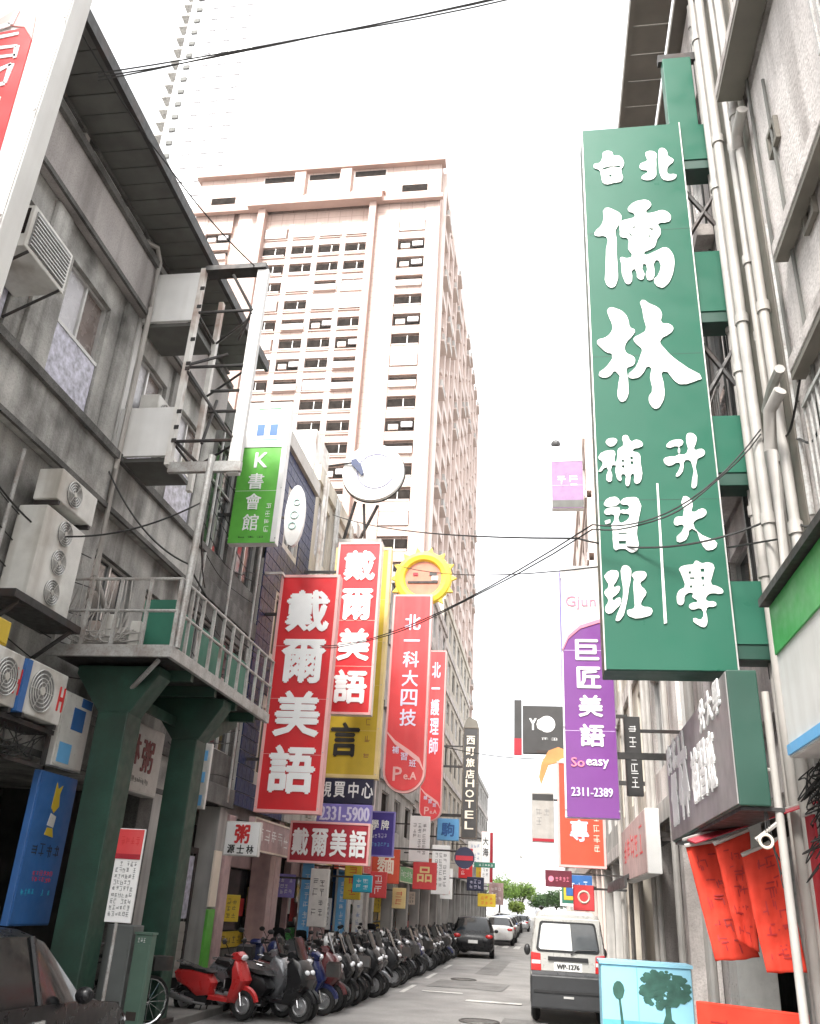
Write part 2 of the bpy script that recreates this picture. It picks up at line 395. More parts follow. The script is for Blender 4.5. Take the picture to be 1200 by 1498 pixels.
def facade(root, L, depth, floors, wall_m, band_m, top, proud=0.10, seed=1, win=True):
    """floors: (z of floor band bottom, band top, window sill, window head, [(x0,x1,kind)...]); wall = piers + spandrels before a recessed core"""
    q = MB(); rec = 0.24
    q.box(0, L, rec, depth, floors[0][0] if floors else 0, top)
    for k, (b0, b1, s0, s1, ws) in enumerate(floors):
        nxt = floors[k + 1][0] if k + 1 < len(floors) else top
        if s0 > b1: q.box(0, L, 0, rec, b1, s0)
        if nxt > s1: q.box(0, L, 0, rec, s1, nxt)
        xs = 0.0
        for (a, b, kind) in ws:
            if a > xs: q.box(xs, a, 0, rec, s0, s1)
            xs = b
        if xs < L: q.box(xs, L, 0, rec, s0, s1)
    w = q.build('wall', wall_m, root)
    for (b0, b1, s0, s1, ws) in floors:
        if band_m:
            B('floor_band', band_m, root, 0.0, L, -proud, -0.003, b0, b1, bevel=0.012)
        if win:
            for (a, b, kind) in ws: window(root, a + .004, b - .004, s0 + .004, s1 - .004, 0.13, kind)
    return w
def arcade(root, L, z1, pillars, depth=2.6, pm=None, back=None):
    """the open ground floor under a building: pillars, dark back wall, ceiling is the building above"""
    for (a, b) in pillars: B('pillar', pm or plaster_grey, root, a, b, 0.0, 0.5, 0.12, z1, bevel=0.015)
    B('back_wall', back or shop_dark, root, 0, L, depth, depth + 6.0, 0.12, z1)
def roller(root, a, b, y, z0, z1, m=None, name='shutter'):
    o = B(name, m or shutter_m, root, a, b, y, y + .05, z0, z1)
    n = int((z1 - z0) / 0.16)
    sl = _W.setdefault(('slat', round(b - a, 2)), MB().box(0, b - a - .06, -.018, -.001, 0, .125).mesh('slat', m or shutter_m))
    for k in range(n): link('slat', sl, o, (a + .03, y, z0 + .02 + k * 0.16))
    return o
def ladder(z0, n, fh, ws, band=0.45, sill=0.75, head=None):
    return [(z0 + k * fh, z0 + k * fh + band, z0 + k * fh + band + sill, z0 + k * fh + fh - 0.35, ws(k)) for k in range(n)]
def bays(L, n, w, kinds, seed):
    r = random.Random(seed); p = L / n
    return lambda k: [((i + .5) * p - w / 2, (i + .5) * p + w / 2, r.choice(kinds)) for i in range(n)]

def tile_joints(m, w=3.2, h=1.55, joint=.035, dark=.82):
    """thin joints of the cladding panels, laid by position on the wall"""
    n, l = m.node_tree.nodes, m.node_tree.links; b = n['Principled BSDF']; src = b.inputs['Base Color'].links[0].from_socket
    geo = n.new('ShaderNodeNewGeometry'); sp_ = n.new('ShaderNodeSeparateXYZ'); l.new(geo.outputs['Position'], sp_.inputs[0])
    ad = n.new('ShaderNodeMath'); l.new(sp_.outputs[0], ad.inputs[0]); l.new(sp_.outputs[1], ad.inputs[1])
    cb = n.new('ShaderNodeCombineXYZ'); l.new(ad.outputs[0], cb.inputs[0]); l.new(sp_.outputs[2], cb.inputs[1])
    br = n.new('ShaderNodeTexBrick'); br.offset = 0; br.inputs['Scale'].default_value = 1; br.inputs['Brick Width'].default_value = w; br.inputs['Row Height'].default_value = h; br.inputs['Mortar Size'].default_value = joint; br.inputs['Color1'].default_value = (1, 1, 1, 1); br.inputs['Color2'].default_value = (.95, .95, .95, 1); br.inputs['Mortar'].default_value = (dark, dark * .95, dark * .93, 1)
    l.new(cb.outputs[0], br.inputs['Vector']); mx = n.new('ShaderNodeMix'); mx.data_type = 'RGBA'; mx.blend_type = 'MULTIPLY'; mx.inputs[0].default_value = 1
    l.new(src, mx.inputs[6]); l.new(br.outputs['Color'], mx.inputs[7]); l.new(mx.outputs[2], b.inputs['Base Color'])
tile_joints(pink_tile, 1.6, 1.0, .05, .74)
tile_joints(white_clad, 4.0, 3.9, .08, .86)
# ------------------------------------------------------------------ left: old concrete house with wide eave
Y0 = -3.0
def LX(y): return y - Y0
H1 = thing('concrete_house', 'old stained concrete house with a wide dark eave beside the footbridge deck', 'building', (-7.0, Y0, 0), 90)
L = 18.5
wy = [(LX(c) - .62, LX(c) + .62, 'brown') for c in (-1.2, 1.2, 3.4, 5.6, 7.75, 10.05, 12.4, 14.3)]
lowwy = [(LX(c) - .7, LX(c) + .7, 'slide') for c in (-1.2, 1.2, 3.4, 5.6, 7.75, 12.5, 14.4)]
atticwy = [(LX(c) - .85, LX(c) + .85, 'pale' if i % 2 else 'slide') for i, c in enumerate((-1.2, 1.2, 3.4, 5.6, 7.9, 10.05, 12.3, 14.3))]
facade(H1, L, 9.0, [(3.45, 4.15, 5.0, 6.75, lowwy), (7.34, 8.25, 8.4, 10.55, wy), (11.06, 12.13, 12.16, 12.5, atticwy)], concrete_old, None, 12.56)
for z0, z1 in ((7.34, 8.25), (11.06, 12.13), (3.45, 4.15)):
    bo = B('spandrel', concrete_band if z0 > 11 else concrete_old, H1, 0, L, -.16, -.003, z0, z1, bevel=.01)
    B('ledge', concrete_dark, bo, 0, L, -.24, -.162, z1 - .07, z1 + .06)
    B('drip_edge', concrete_dark, bo, 0, L, -.21, -.162, z0 - .03, z0 + .05)
for (a, b, k) in wy:                                     # patterned glass guard before the lower half of each window
    gl = B('window_guard', frosted, H1, a + .03, b - .03, .035, .06, 8.45, 9.42)
    B('guard_rail', alu, gl, a + .01, b - .01, .02, .08, 9.42, 9.48)
for c in (-.05, 2.3, 4.5, 6.68, 8.9, 11.22, 13.35): B('pier', concrete_old, H1, LX(c) - .2, LX(c) + .2, -.07, -.002, 8.32, 11.0, bevel=.01)
sb = MB().box(0, 0.33, -.92, -.01, 0, .03).mesh('soffit_board', soffit)
for k in range(int(L / .35)): link('soffit_board', sb, H1, (k * .35 + .01, 0, 12.56 + (0.006 if k % 2 else 0)))
B('roof_slab', soffit, H1, 0, L, -.9, 9.0, 12.602, 12.72)
B('fascia', steel_dark, H1, 0, L, -1.0, -.925, 12.53, 12.75)
B('wall_plate', concrete_dark, H1, 0, L, -.1, -.012, 12.50, 12.555)
for c in (8.85, 6.5, 11.2): B('attic_post', pvc, H1, LX(c) - .06, LX(c) + .06, -.1, -.02, 12.14, 12.49)
MB().tube([(LX(11.0), -.12, 12.3), (LX(11.3), -.2, 12.42), (LX(11.45), -.22, 12.2), (LX(11.47), -.22, 11.2), (LX(11.5), -.2, 8.0), (LX(11.55), -.22, 6.2), (LX(12.0), -.3, 5.7), (LX(12.8), -.3, 5.4)], .045, 8).build('drain_pipe', pvc, H1, True)
MB().cyl((LX(9.35), -.08, 4.2), (LX(9.35), -.08, 7.2), .03).cyl((LX(8.5), -.08, 4.3), (LX(8.5), -.08, 7.3), .025).build('conduit', steel_grey, H1)
B('shop_partition', tile_white, H1, LX(10.5), LX(10.6), .55, 2.98, .12, 3.0)
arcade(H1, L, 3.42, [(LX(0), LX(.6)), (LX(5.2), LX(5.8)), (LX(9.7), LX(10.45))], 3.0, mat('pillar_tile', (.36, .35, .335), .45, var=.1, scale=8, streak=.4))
B('pillar', concrete_dark, H1, LX(14.9), LX(15.45), 0, .5, .12, 3.42, bevel=.015)
for a, b in ((7.5, 8.6), (9.15, 10.1), (10.35, 11.0)): B('attic_panel', white_paint, H1, LX(a), LX(b), -.05, -.004, 12.15, 12.49)
B('shop_panel', red_deep, H1, LX(9.0), LX(9.6), .1, .18, 1.2, 3.2)
roller(H1, LX(11.9), LX(14.6), 2.4, .14, 3.0, soffit)
for k in range(5):      # loose cables drooping across the first floor wall
    y = 8.6 + k * .35
    MB().tube(smooth([(LX(y - 1.5), -.06, 6.9 - k * .45), (LX(y), -.08, 6.55 - k * .45), (LX(y + 1.4), -.08, 6.3 - k * .42), (LX(y + 3), -.06, 6.5 - k * .4)]), .009, 5).build('wall_cable', cable_m, H1)

# ------------------------------------------------------------------ air conditioners
def fan_ac(loc, w, h, d, rz, label, fans=1, letter=None, group='air conditioners on the walls'):
    t = thing('air_conditioner', label, 'air conditioner', loc, rz, group)
    B('casing', ac_white, t, -w/2, w/2, -d, 0, 0, h, bevel=.015)
    for i in range(fans):
        if h > w: cx, cz, r = 0, h * (i + .5) / fans, min(w * .36, h / fans * .4)
        else: cx, cz, r = -w * .12, h / 2, h * .4
        gq = MB(); gq.cyl((cx, -d - .012, cz), (cx, -d + .001, cz), r, n=20)
        fo = gq.build('fan_recess', ac_grille, t)
        rg = MB()
        for rr in (1.0, .8, .6, .4): rg.torus((cx, -d - .02, cz), (0, 1, 0), r * rr, .008, 20, 4)
        for a in range(6): rg.cyl((cx, -d - .02, cz), (cx + r * math.cos(a * math.pi / 3), -d - .02, cz + r * math.sin(a * math.pi / 3)), .006, n=4)
        rg.build('fan_guard', alu, fo)
        MB().cyl((cx, -d - .03, cz), (cx, -d - .012, cz), r * .2, n=12).build('fan_hub', ac_white, fo)
    B('bracket', steel_dark, t, -w/2 + .05, -w/2 + .1, -d, 0, -.06, -.002, w/2 - .1, w/2 - .05, -d, 0, -.06, -.002)
    if letter: text(t, letter, w * .41, h * .5, .13, .3, -d - .006, red_ink, bold=.03)
    return t
def window_ac(loc, w, h, d, rz, label):
    t = thing('air_conditioner', label, 'air conditioner', loc, rz, 'air conditioners on the walls')
    B('casing', ac_white, t, -w/2, w/2, -d, 0, 0, h, bevel=.015)
    B('front_grille', ac_grille, t, -w/2 + .06, w/2 - .06, -d - .012, -d + .001, .06, h - .06)
    sl = MB()
    for k in range(9): sl.box(-w/2 + .07, w/2 - .07, -d - .03, -d - .013, .08 + k * (h - .16) / 9, .095 + k * (h - .16) / 9)
    sl.build('louvre', alu, t)
    for a in (.08, .55): B('side_grille', glass_dark, t, -w/2 - .008, -w/2 + .001, -d * (a + .38), -d * a, h * .3, h * .92)
    MB().cyl((-w/2 + .1, 0, -.4), (-w/2 + .1, -d, -.01), .02).cyl((w/2 - .1, 0, -.4), (w/2 - .1, -d, -.01), .02).build('bracket', steel_dark, t)
    return t
window_ac((-7.0, 7.95, 9.02), .95, .66, .72, 90, 'boxy window air conditioner with dark side grilles under the grey band')
fan_ac((-6.86, 10.2, 6.62), 1.0, .46, .36, 90, 'small low air conditioner above the tall three fan unit', 1)
fan_ac((-6.95, 10.12, 5.2), 1.05, 1.28, .42, 90, 'tall white air conditioner with three stacked fans behind the railing', 3)
sh = thing('equipment_shelf', 'dark steel shelf carrying the tall white air conditioner', 'shelf', (-7.16, 10.1, 4.95), 90)
B('plate', steel_dark, sh, -.9, .75, -.75, 0, 0.1, .2); MB().cyl((-.7, 0, -.45), (-.7, -.7, .1), .03).cyl((.6, 0, -.45), (.6, -.7, .1), .03).build('brace', steel_dark, sh)
fan_ac((-6.7, 9.32, 3.76), .62, .64, .36, 90, 'white condenser with a red letter beside the blue end panel', 1, 'H')
fan_ac((-6.7, 10.2, 3.75), .92, .66, .38, 90, 'white condenser with a red letter beside the chequered blue sign', 1, 'H')
q = thing('partition_board', 'narrow blue panel between the two lettered condensers', 'panel', (-6.3, 9.69, 3.74), 90)
B('sheet', blue_sign, q, -.06, .06, 0, .3, 0, .64)
q = thing('condenser_rack', 'black steel rack full of cables below the lettered condensers', 'rack', (-7.16, 9.8, 3.2), 90)
B('shelf', steel_dark, q, -.95, .95, -.75, 0, .44, .5)
MB().box(-.95, -.9, -.72, -.67, 0, .44).box(.9, .95, -.72, -.67, 0, .44).box(-.95, .95, -.72, -.69, 0, .05).build('frame', steel_dark, q)
w_ = MB()
for k in range(16):
    a, b = rnd.uniform(-.9, .9), rnd.uniform(-.9, .9)
    w_.tube(smooth([(a, -.68, .42), ((a + b) / 2 + rnd.uniform(-.2, .2), -.74, rnd.uniform(.0, .2)), (b, -.7, rnd.uniform(.1, .42))]), .009, 4)
w_.build('cable_tangle', cable_m, q)

# ------------------------------------------------------------------ white lattice billboard frame
F = thing('billboard_frame', 'white panelled billboard frame with rusty dark lattice struts above the footbridge deck', 'billboard', (-7.0, 11.6, 8.0))
B('panel', white_paint, F, .04, 1.0, -.03, .03, 2.98, 4.03, bevel=.006)
B('panel', white_paint, F, .04, 1.0, -.03, .03, .28, 1.2, bevel=.006)
B('panel_return', soffit, F, .04, 1.0, .031, .9, 2.9, 2.97)
B('panel_return', soffit, F, .04, 1.0, .031, .9, .2, .27)
for x, m in ((.0, white_paint), (1.04, rust_white)):
    B('post', m, F, x - .05, x + .035, -.06, .06, -.6 if x < .5 else .1, 4.1)
B('post', rust_white, F, .98, 1.07, .9, 1.0, .1, 4.1)
B('edge_board', white_paint, F, 2.04, 2.24, 0, .12, -.05, 4.05, bevel=.008)
B('bottom_beam', steel_grey, F, 1.06, 2.28, -.04, .04, -.03, .15)
B('top_canopy', steel_dark, F, 1.06, 2.2, -.05, .22, 4.06, 4.16)
for (a, b) in (((1.04, 2.0), (2.05, 2.0)), ((1.04, 3.15), (2.05, 3.15)), ((1.04, .55), (2.05, .55)), ((1.04, 1.95), (2.05, .6)), ((1.04, 2.05), (1.6, 2.45)), ((1.6, 3.95), (2.05, 3.15)), ((2.05, 3.1), (1.75, 2.75)), ((1.04, .6), (1.5, .2)), ((1.55, .5), (1.55, 1.5)), ((1.55, 1.5), (2.05, 1.5)), ((1.55, 1.1), (2.05, 1.1))):
    MB().cyl((a[0], .0, a[1]), (b[0], .0 if b[0] > 2 else .3, b[1]), .028, n=6).build('strut', steel_dark, F)
for z in (.55, 2.0, 3.15):
    MB().cyl((1.04, 0, z), (1.02, .95, z), .025, n=6).cyl((2.1, .1, z), (1.02, .95, z), .022, n=6).build('strut', steel_dark, F)
for z in (.5, .75, 1.05, 1.9, 2.0, 2.5, 3.2, 3.6): B('bolt_plate', steel_dark, F, 1.05, 1.13, -.075, -.062, z, z + .07)
fan_ac((-7.0, 12.6, 9.25), .9, .6, .35, 90, 'dusty air conditioner seen through the white billboard frame', 1)

# ------------------------------------------------------------------ green footbridge deck
D = thing('footbridge_deck', 'grey railed steel footbridge deck on two dark green columns', 'footbridge', (0, 0, 0))
B('deck_plate', steel_dark, D, -6.93, -5.14, 11.02, 15.6, 4.84, 4.93)
B('edge_beam', steel_grey, D, -6.95, -5.12, 10.96, 11.018, 4.78, 4.95, bevel=.006)
B('edge_beam', steel_grey, D, -5.138, -5.07, 10.96, 15.62, 4.78, 4.95, bevel=.006)
for y in (12.0, 13.0, 14.0, 15.0): B('cross_beam', green_steel, D, -6.9, -5.15, y - .05, y + .05, 4.68, 4.838)
for (cx, cy, w) in ((-6.02, 11.7, .23), (-5.78, 13.75, .22)):
    cm = MB().box(cx - w, cx + w, cy - w, cy + w, .1, 4.12).build('column', green_steel, D, bevel=.015)
    hx = MB()
    hx.prism([(cx - w, 4.1), (cx + w, 4.1), (cx + w + .35, 4.66), (cx + w + .35, 4.78), (cx - w - .45, 4.78), (cx - w - .45, 4.66)], cy - w * .9, cy + w * .9, 'y')
    hx.build('bracket', green_steel, cm, bevel=.01)
    MB().box(cx - w - .08, cx + w + .08, cy - w - .08, cy + w + .08, .1, .16).build('base_plate', steel_dark, cm)
MB().prism([(-6.0, 4.3), (-5.95, 4.3), (-5.95, 4.45), (-6.0, 4.45)], 11.93, 13.5, 'y').build('tie_beam', green_steel, D)
MB().prism([(13.9, 4.1), (13.97, 4.1), (15.4, 4.66), (15.4, 4.78), (13.9, 4.78)], -5.98, -5.6, 'x').build('gusset', green_steel, D)
MB().cyl((-6.3, 11.9, 4.2), (-5.3, 11.1, 4.76), .035, n=8).build('brace', steel_grey, D)
rp = MB().box(-.022, .022, -.022, .022, 0, 1.0).mesh('rail_post', steel_grey)
for x in (-6.88, -6.45, -6.0, -5.55): link('rail_post', rp, D, (x, 10.99, 4.95))
for k in range(11): link('rail_post', rp, D, (-5.1, 11.0 + k * .455, 4.95))
for z in (5.45, 5.93):
    MB().cyl((-6.9, 10.99, z), (-5.1, 10.99, z), .024, n=8).build('rail', steel_grey, D)
    MB().cyl((-5.1, 10.99, z), (-5.1, 15.6, z), .024, n=8).build('rail', steel_grey, D)
MB().cyl((-5.08, 11.12, 4.95), (-5.02, 11.12, 8.0), .055, n=10).build('mast', steel_grey, D, True)
for (a, b) in ((11.7, 12.75), (13.05, 14.2), (14.5, 15.4)): B('infill_board', green_board, D, -5.62, -5.57, a, b, 5.0, 5.85)
B('infill_board', green_board, D, -5.95, -5.3, 11.68, 11.72, 5.0, 5.85)
w_ = MB()
for k in range(22):
    a, b = rnd.uniform(-6.85, -5.9), rnd.uniform(-6.85, -5.7)
    w_.tube(smooth([(a, 11.25, rnd.uniform(5.5, 6.1)), (a + rnd.uniform(-.1, .1), 11.2, 5.3), ((a + b * .3) / 1.3, 11.15, rnd.uniform(4.98, 5.2)), (b, 11.3, rnd.uniform(5.0, 5.3))]), .011, 4)
w_.build('cable_tangle', pvc, D)
for k in range(5): B('equipment_box', (ac_white, rust_white)[k % 2], D, -6.8 + k * .22, -6.65 + k * .22, 11.3, 11.5, 4.94, 5.3 + .1 * (k % 3), bevel=.01)

# ------------------------------------------------------------------ signs under and beside the deck
def board(name, label, loc, rz, w, h, d, face, side=None, trim=None, cat='sign', group=None, tw=.05):
    t = thing(name, label, cat, loc, rz, group)
    B('box', side or face, t, -w/2, w/2, 0, d, 0, h, bevel=min(.012, d / 5))
    B('face', face, t, -w/2 + tw * .5, w/2 - tw * .5, -.012, -.0005, tw * .5, h - tw * .5)
    if h > 3 and w < 3:
        for k in range(1, int(h / 1.3)): B('seam', side or face, t, -w/2 + tw, w/2 - tw, -.0135, -.0121, k * 1.3, k * 1.3 + .008)
        for k in range(int(h / 1.3) + 1):
            for sx in (-1, 1): B('bolt', steel_grey, t, sx * (w/2 - tw * .5) - .012, sx * (w/2 - tw * .5) + .012, -.042, -.0305, .1 + k * 1.25, .125 + k * 1.25)
        if loc[0] < -3 and not rz:
            for f_ in (.2, .82): B('wall_arm', steel_dark, t, -w/2 - 1.0, -w/2 - .002, d * .4, d * .4 + .06, h * f_, h * f_ + .07)
    if trim:
        B('frame', trim, t, -w/2, w/2, -.03, -.0128, 0, tw, -w/2, w/2, -.03, -.0128, h - tw, h, -w/2, -w/2 + tw, -.03, -.0128, tw, h - tw, w/2 - tw, w/2, -.03, -.0128, tw, h - tw)
    return t
t = board('chequered_sign', 'pale sign with blue squares behind the first green column', (-6.5, 11.38, 3.3), 90, .8, 1.0, .12, tile_white)
B('square', blue_sign, t, -.12, .2, -.02, -.013, .52, .82); B('square', blue_sky_paint, t, -.32, .0, -.02, -.013, .06, .32); B('square', blue_sign, t, .05, .34, -.02, -.013, .86, .98)
t = board('blue_shop_sign', 'tall blue shop sign with a yellow emblem and red print', (-6.5, 11.28, 1.36), 90, .98, 1.85, .1, blue_sign)
em = MB().prism([(-.08, 1.42), (.0, 1.36), (.1, 1.45), (.06, 1.6), (.1, 1.72), (.0, 1.66), (-.06, 1.74), (-.07, 1.58)], -.02, -.013); em.build('emblem', yellow_sign, t)
MB().prism([(-.1, 1.2), (.06, 1.18), (.08, 1.32), (-.06, 1.35)], -.02, -.013).build('emblem', tile_white, t)
MB().prism([(-.12, 1.08), (.1, 1.06), (.05, 1.17), (-.08, 1.17)], -.02, -.013).build('emblem', yellow_sign, t)
marks(t, -.36, .36, .78, 1.0, -.013, black_ink, 1, 4, seed=3); marks(t, -.2, .3, .5, .66, -.013, red_ink, 2, 6, seed=4); marks(t, -.38, .34, .34, .44, -.013, cyan_sign, 1, 9, seed=5)
t = board('hanging_shop_sign', 'pale hanging sign with two dark red characters between the green columns', (-6.6, 13.8, 3.28), 90, 1.6, 1.08, .25, tile_white, tile_white)
text(t, '林', -.3, .66, .42, .46, -.02, dark_red_ink); text(t, '粥', .22, .6, .42, .5, -.02, dark_red_ink); marks(t, -.5, .4, .14, .26, -.013, ac_grille, 1, 12, seed=6)
t = board('notice_board', 'narrow white notice with a red head on a thin pole', (-5.19, 11.0, 1.47), 0, .34, 1.08, .03, letter_white, tw=.01)
B('red_head', red_fade, t, -.165, .165, -.02, -.013, .72, 1.07); marks(t, -.13, .13, .86, 1.0, -.021, red_ink, 1, 4, seed=8)
B('red_band', red_deep, t, -.165, .165, -.024, -.0205, .72, .78)
marks(t, -.14, .14, .06, .7, -.013, black_ink, 9, 6, seed=9)
MB().cyl((-.02, .03, -1.36), (-.02, .03, 0), .022, n=8).build('pole', steel_grey, t)
t = thing('telecom_cabinet', 'grey green street cabinet between the green columns', 'cabinet', (-5.36, 12.3, .1), 0)
B('body', mat('cabinet_green', (.10, .17, .13), .5, var=.12), t, -.12, .12, -.06, .1, 0.0, 1.2, bevel=.012); B('cap', mat('cabinet_green', (0, 0, 0)), t, -.13, .13, -.07, .11, 1.202, 1.23)
B('door', mat('cabinet_green', (0, 0, 0)), t, -.1, .1, -.07, -.061, .05, 1.08); marks(t, -.08, .08, 1.1, 1.17, -.062, letter_white, 1, 4, seed=10); B('vent', steel_dark, t, -.07, .07, -.076, -.071, .2, .3)
t = thing('telecom_cabinet', 'plain grey street cabinet behind the thin notice pole', 'cabinet', (-5.72, 12.4, .1), 0)
B('body', mat('cabinet_grey', (.14, .15, .145), .5, var=.12), t, -.19, .19, -.15, .2, 0, 1.3, bevel=.012); B('door', mat('cabinet_grey', (0, 0, 0)), t, -.16, .16, -.16, -.151, .45, 1.25); B('lower_door', steel_dark, t, -.16, .16, -.16, -.151, .05, .4)
t = board('yellow_shop_sign', 'small yellow sign tucked above the lettered condensers', (-6.45, 8.9, 4.45), 90, .9, .3, .1, yellow_sign)
# the red and white sign high on the near left
t = board('red_banner_sign', 'tall white framed sign with faded red face above the old eave', (-5.25, 5.0, 5.6), 0, 1.55, 6.0, .25, white_paint, white_paint, tw=.02)
MB().prism([(-.71, .3), (.62, .3), (.48, 3.6), (.36, 3.78), (-.71, 3.6)], -.03, -.013).build('red_face', red_fade, t)
MB().prism([(.48, 3.61), (.44, 3.95), (.2, 4.1), (.0, 3.9), (.36, 3.79)], -.028, -.0135).build('pink_corner', red_trim, t)
for (x0, z0, x1, z1, w) in ((-.3, 3.72, .2, 3.84, .045), (.2, 3.84, .23, 4.04, .03), (-.2, 3.62, .33, 3.69, .03), (-.2, 3.5, .36, 3.51, .028), (-.2, 3.36, .38, 3.38, .028), (.36, 3.51, .38, 3.34, .028), (.24, 3.18, .37, 3.26, .03), (.37, 3.26, .37, 3.0, .03), (.37, 3.0, .2, 2.96, .025), (-.1, 2.8, .38, 2.8, .035), (-.2, 2.4, .3, 2.45, .04), (.0, 2.45, -.05, 1.6, .05)):
    dx, dz = x1 - x0, z1 - z0; l = math.hypot(dx, dz); nx, nz = -dz / l * w, dx / l * w
    MB().prism([(x0 + nx, z0 + nz), (x0 - nx, z0 - nz), (x1 - nx * .6, z1 - nz * .6), (x1 + nx * .6, z1 + nz * .6)], -.04, -.031).build('brush_stroke', letter_white, t)

# odds and ends under the left arcade: posters, meter boxes, a bright menu board
for k in range(16):
    y = 16.0 + k * 2.4 + rnd.uniform(-.4, .4); z = rnd.uniform(.9, 2.0); w, h = rnd.uniform(.4, .9), rnd.uniform(.5, 1.0)
    mm = rnd.choice([yellow_sign, red_fade, letter_white, cream_trim, lilac_sign, green_bright, letter_white, blue_sky_paint])
    t = board('shop_poster', ('yellow', 'red', 'white', 'cream', 'lilac', 'green', 'white', 'pale blue')[[yellow_sign, red_fade, letter_white, cream_trim, lilac_sign, green_bright, letter_white, blue_sky_paint].index(mm)] + ' poster board propped under the left arcade', (-7.4 + .05 * (k % 3), y, z), 90 if k % 2 else 40, w, h, .03, mm, mm, None, 'poster', 'poster boards under the left arcade', .02)
    marks(t, -w * .4, w * .4, h * .12, h * .88, -.013, (charcoal_sign if mm in (letter_white, cream_trim, yellow_sign) else letter_white), max(2, int(h / .16)), max(2, int(w / .16)), seed=200 + k)
# ------------------------------------------------------------------ left row of houses
def left_house(label, ya, yb, x, top, z0, n, nb, ww, kinds, wm, bm, seed, depth=10, pm=None, name='row_house'):
    t = thing(name, label, 'building', (x, ya, 0), 90); Ln = yb - ya - .02
    fh = (top - z0) / n
    facade(t, Ln, depth, ladder(z0, n, fh, bays(Ln, nb, ww, kinds, seed), band=.4, sill=.7), wm, bm, top, seed=seed)
    B('parapet', wm, t, -.03, Ln + .01, -.12, .12, top + .003, top + .55, bevel=.01)
    B('roof_slab', concrete_dark, t, .1, Ln - .1, .13, depth, top + .003, top + .1)
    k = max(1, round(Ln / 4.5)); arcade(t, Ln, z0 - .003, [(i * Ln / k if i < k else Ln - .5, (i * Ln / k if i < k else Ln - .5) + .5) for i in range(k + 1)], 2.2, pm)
    return t
t = left_house('narrow dark house covered in cables behind the lime green sign', 15.55, 19.6, -7.05, 11.4, 3.6, 2, 2, 1.4, ['slide', 'dark', 'grid'], concrete_dark, concrete_dark, 3)
B('door_frame', steel_dark, t, .55, 3.3, .28, .34, 2.6, 2.72, .55, .62, .28, .34, .12, 2.6, 1.85, 1.93, .28, .34, .12, 2.6, 3.2, 3.3, .28, .34, .12, 2.6)
for a, b in ((.64, 1.83), (1.95, 3.18)): roller(t, a, b, .3, .14, 1.3, pvc, 'door_panel'); B('door_panel', frosted, t, a, b, .3, .33, 1.36, 2.55)
B('lime_strip', green_lime, t, 3.45, 3.85, -.06, -.004, .12, 1.55)
B('poster_strip', cream_trim, t, 3.45, 3.85, -.05, -.004, 1.6, 2.7)
for k in range(14):
    z = 4.4 + k * .5; MB().tube(smooth([(.1, -.06, z), (1.4, -.08, z - rnd.uniform(.1, .5)), (2.8, -.08, z - rnd.uniform(.0, .5)), (3.9, -.06, z + rnd.uniform(-.3, .3))]), .011, 4).build('wall_cable', cable_m, t)
for x in (.3, 1.9, 3.6): MB().cyl((x, -.1, 3.7), (x, -.1, 11.2), .03, n=6).build('conduit', steel_grey, t)
# blue tiled house
T = thing('blue_tiled_house', 'narrow house clad in dark blue tiles with white joints', 'building', (-7.0, 19.62, 0), 90)
facade(T, 3.9, 10, [(3.5, 3.9, 4.6, 6.2, [(1.4, 2.6, 'slide')]), (6.6, 6.9, 7.6, 9.2, [(1.4, 2.6, 'slide')]), (9.7, 10, 10.7, 12.2, [(1.4, 2.6, 'slide')])], pvc, None, 13.3)
tm = MB().box(.012, .3, -.03, -.003, .012, .3).mesh('tile', blue_tile)
for i in range(13):
    for j in range(31):
        x, z = i * .3, 3.7 + j * .31
        if 1.15 < x < 2.55 and any(a - .35 < z < b for a, b in ((4.6, 6.2), (7.6, 9.2), (10.7, 12.2))): continue
        link('tile', tm, T, (x, 0, z))
B('parapet', pvc, T, -.02, 3.9, -.14, .1, 13.303, 13.75)
B('awning_rail', rust_white, T, .1, 3.8, -.5, -.44, 9.3, 9.36, .1, .16, -.44, -.031, 9.3, 9.36, 3.74, 3.8, -.44, -.031, 9.3, 9.36)
arcade(T, 3.9, 3.49, [(0, .45), (3.45, 3.9)], 2.2, tile_pink)
# a shop front seen under the houses: window with posters, yellow strip
def shopfront(label, ya, yb, x, strip, mpost, seed):
    s = thing('storefront', label, 'shop front', (x, ya, .12), 90, 'shop fronts under the arcade'); W = yb - ya
    B('stall_riser', concrete_dark, s, 0, W, 0, .12, 0, .55)
    for k in range(3): B('pane', glass, s, W * k / 3 + .03, W * (k + 1) / 3 - .03, .02, .04, .95, 2.3)
    B('strip', strip, s, 0, W, -.02, .06, .58, .92); marks(s, .3, W - .3, .64, .86, -.021, black_ink, 1, 10, seed=seed)
    for k in range(5): 
        a = rnd.uniform(.2, W - .8); z = rnd.uniform(1.0, 1.6); B('poster', rnd.choice([red_fade, letter_white, yellow_pale, tile_pink, lilac_sign]), s, a, a + rnd.uniform(.35, .6), .003 + .001 * k, .0035 + .001 * k, z, z + rnd.uniform(.4, .65))
    B('header', mpost, s, 0, W, -.06, .15, 2.35, 2.75)
    for a in (0, W - .12): B('jamb', mpost, s, a, a + .12, -.05, .12, .56, 2.34)
    return s
shopfront('dark shop window of posters above a yellow strip', 20.2, 24.6, -7.6, yellow_sign, tile_pink, 11)
shopfront('shop window with a pink header past the striped pillar', 27.0, 31.4, -7.6, green_bright, tile_pink, 12)
shopfront('shop window with a blue header below the crimson signs', 33.5, 38.0, -7.6, orange_sign, blue_sign, 13)
shopfront('shop window with an orange header under the tall houses', 40.0, 46.0, -7.6, yellow_sign, orange_sign, 14)
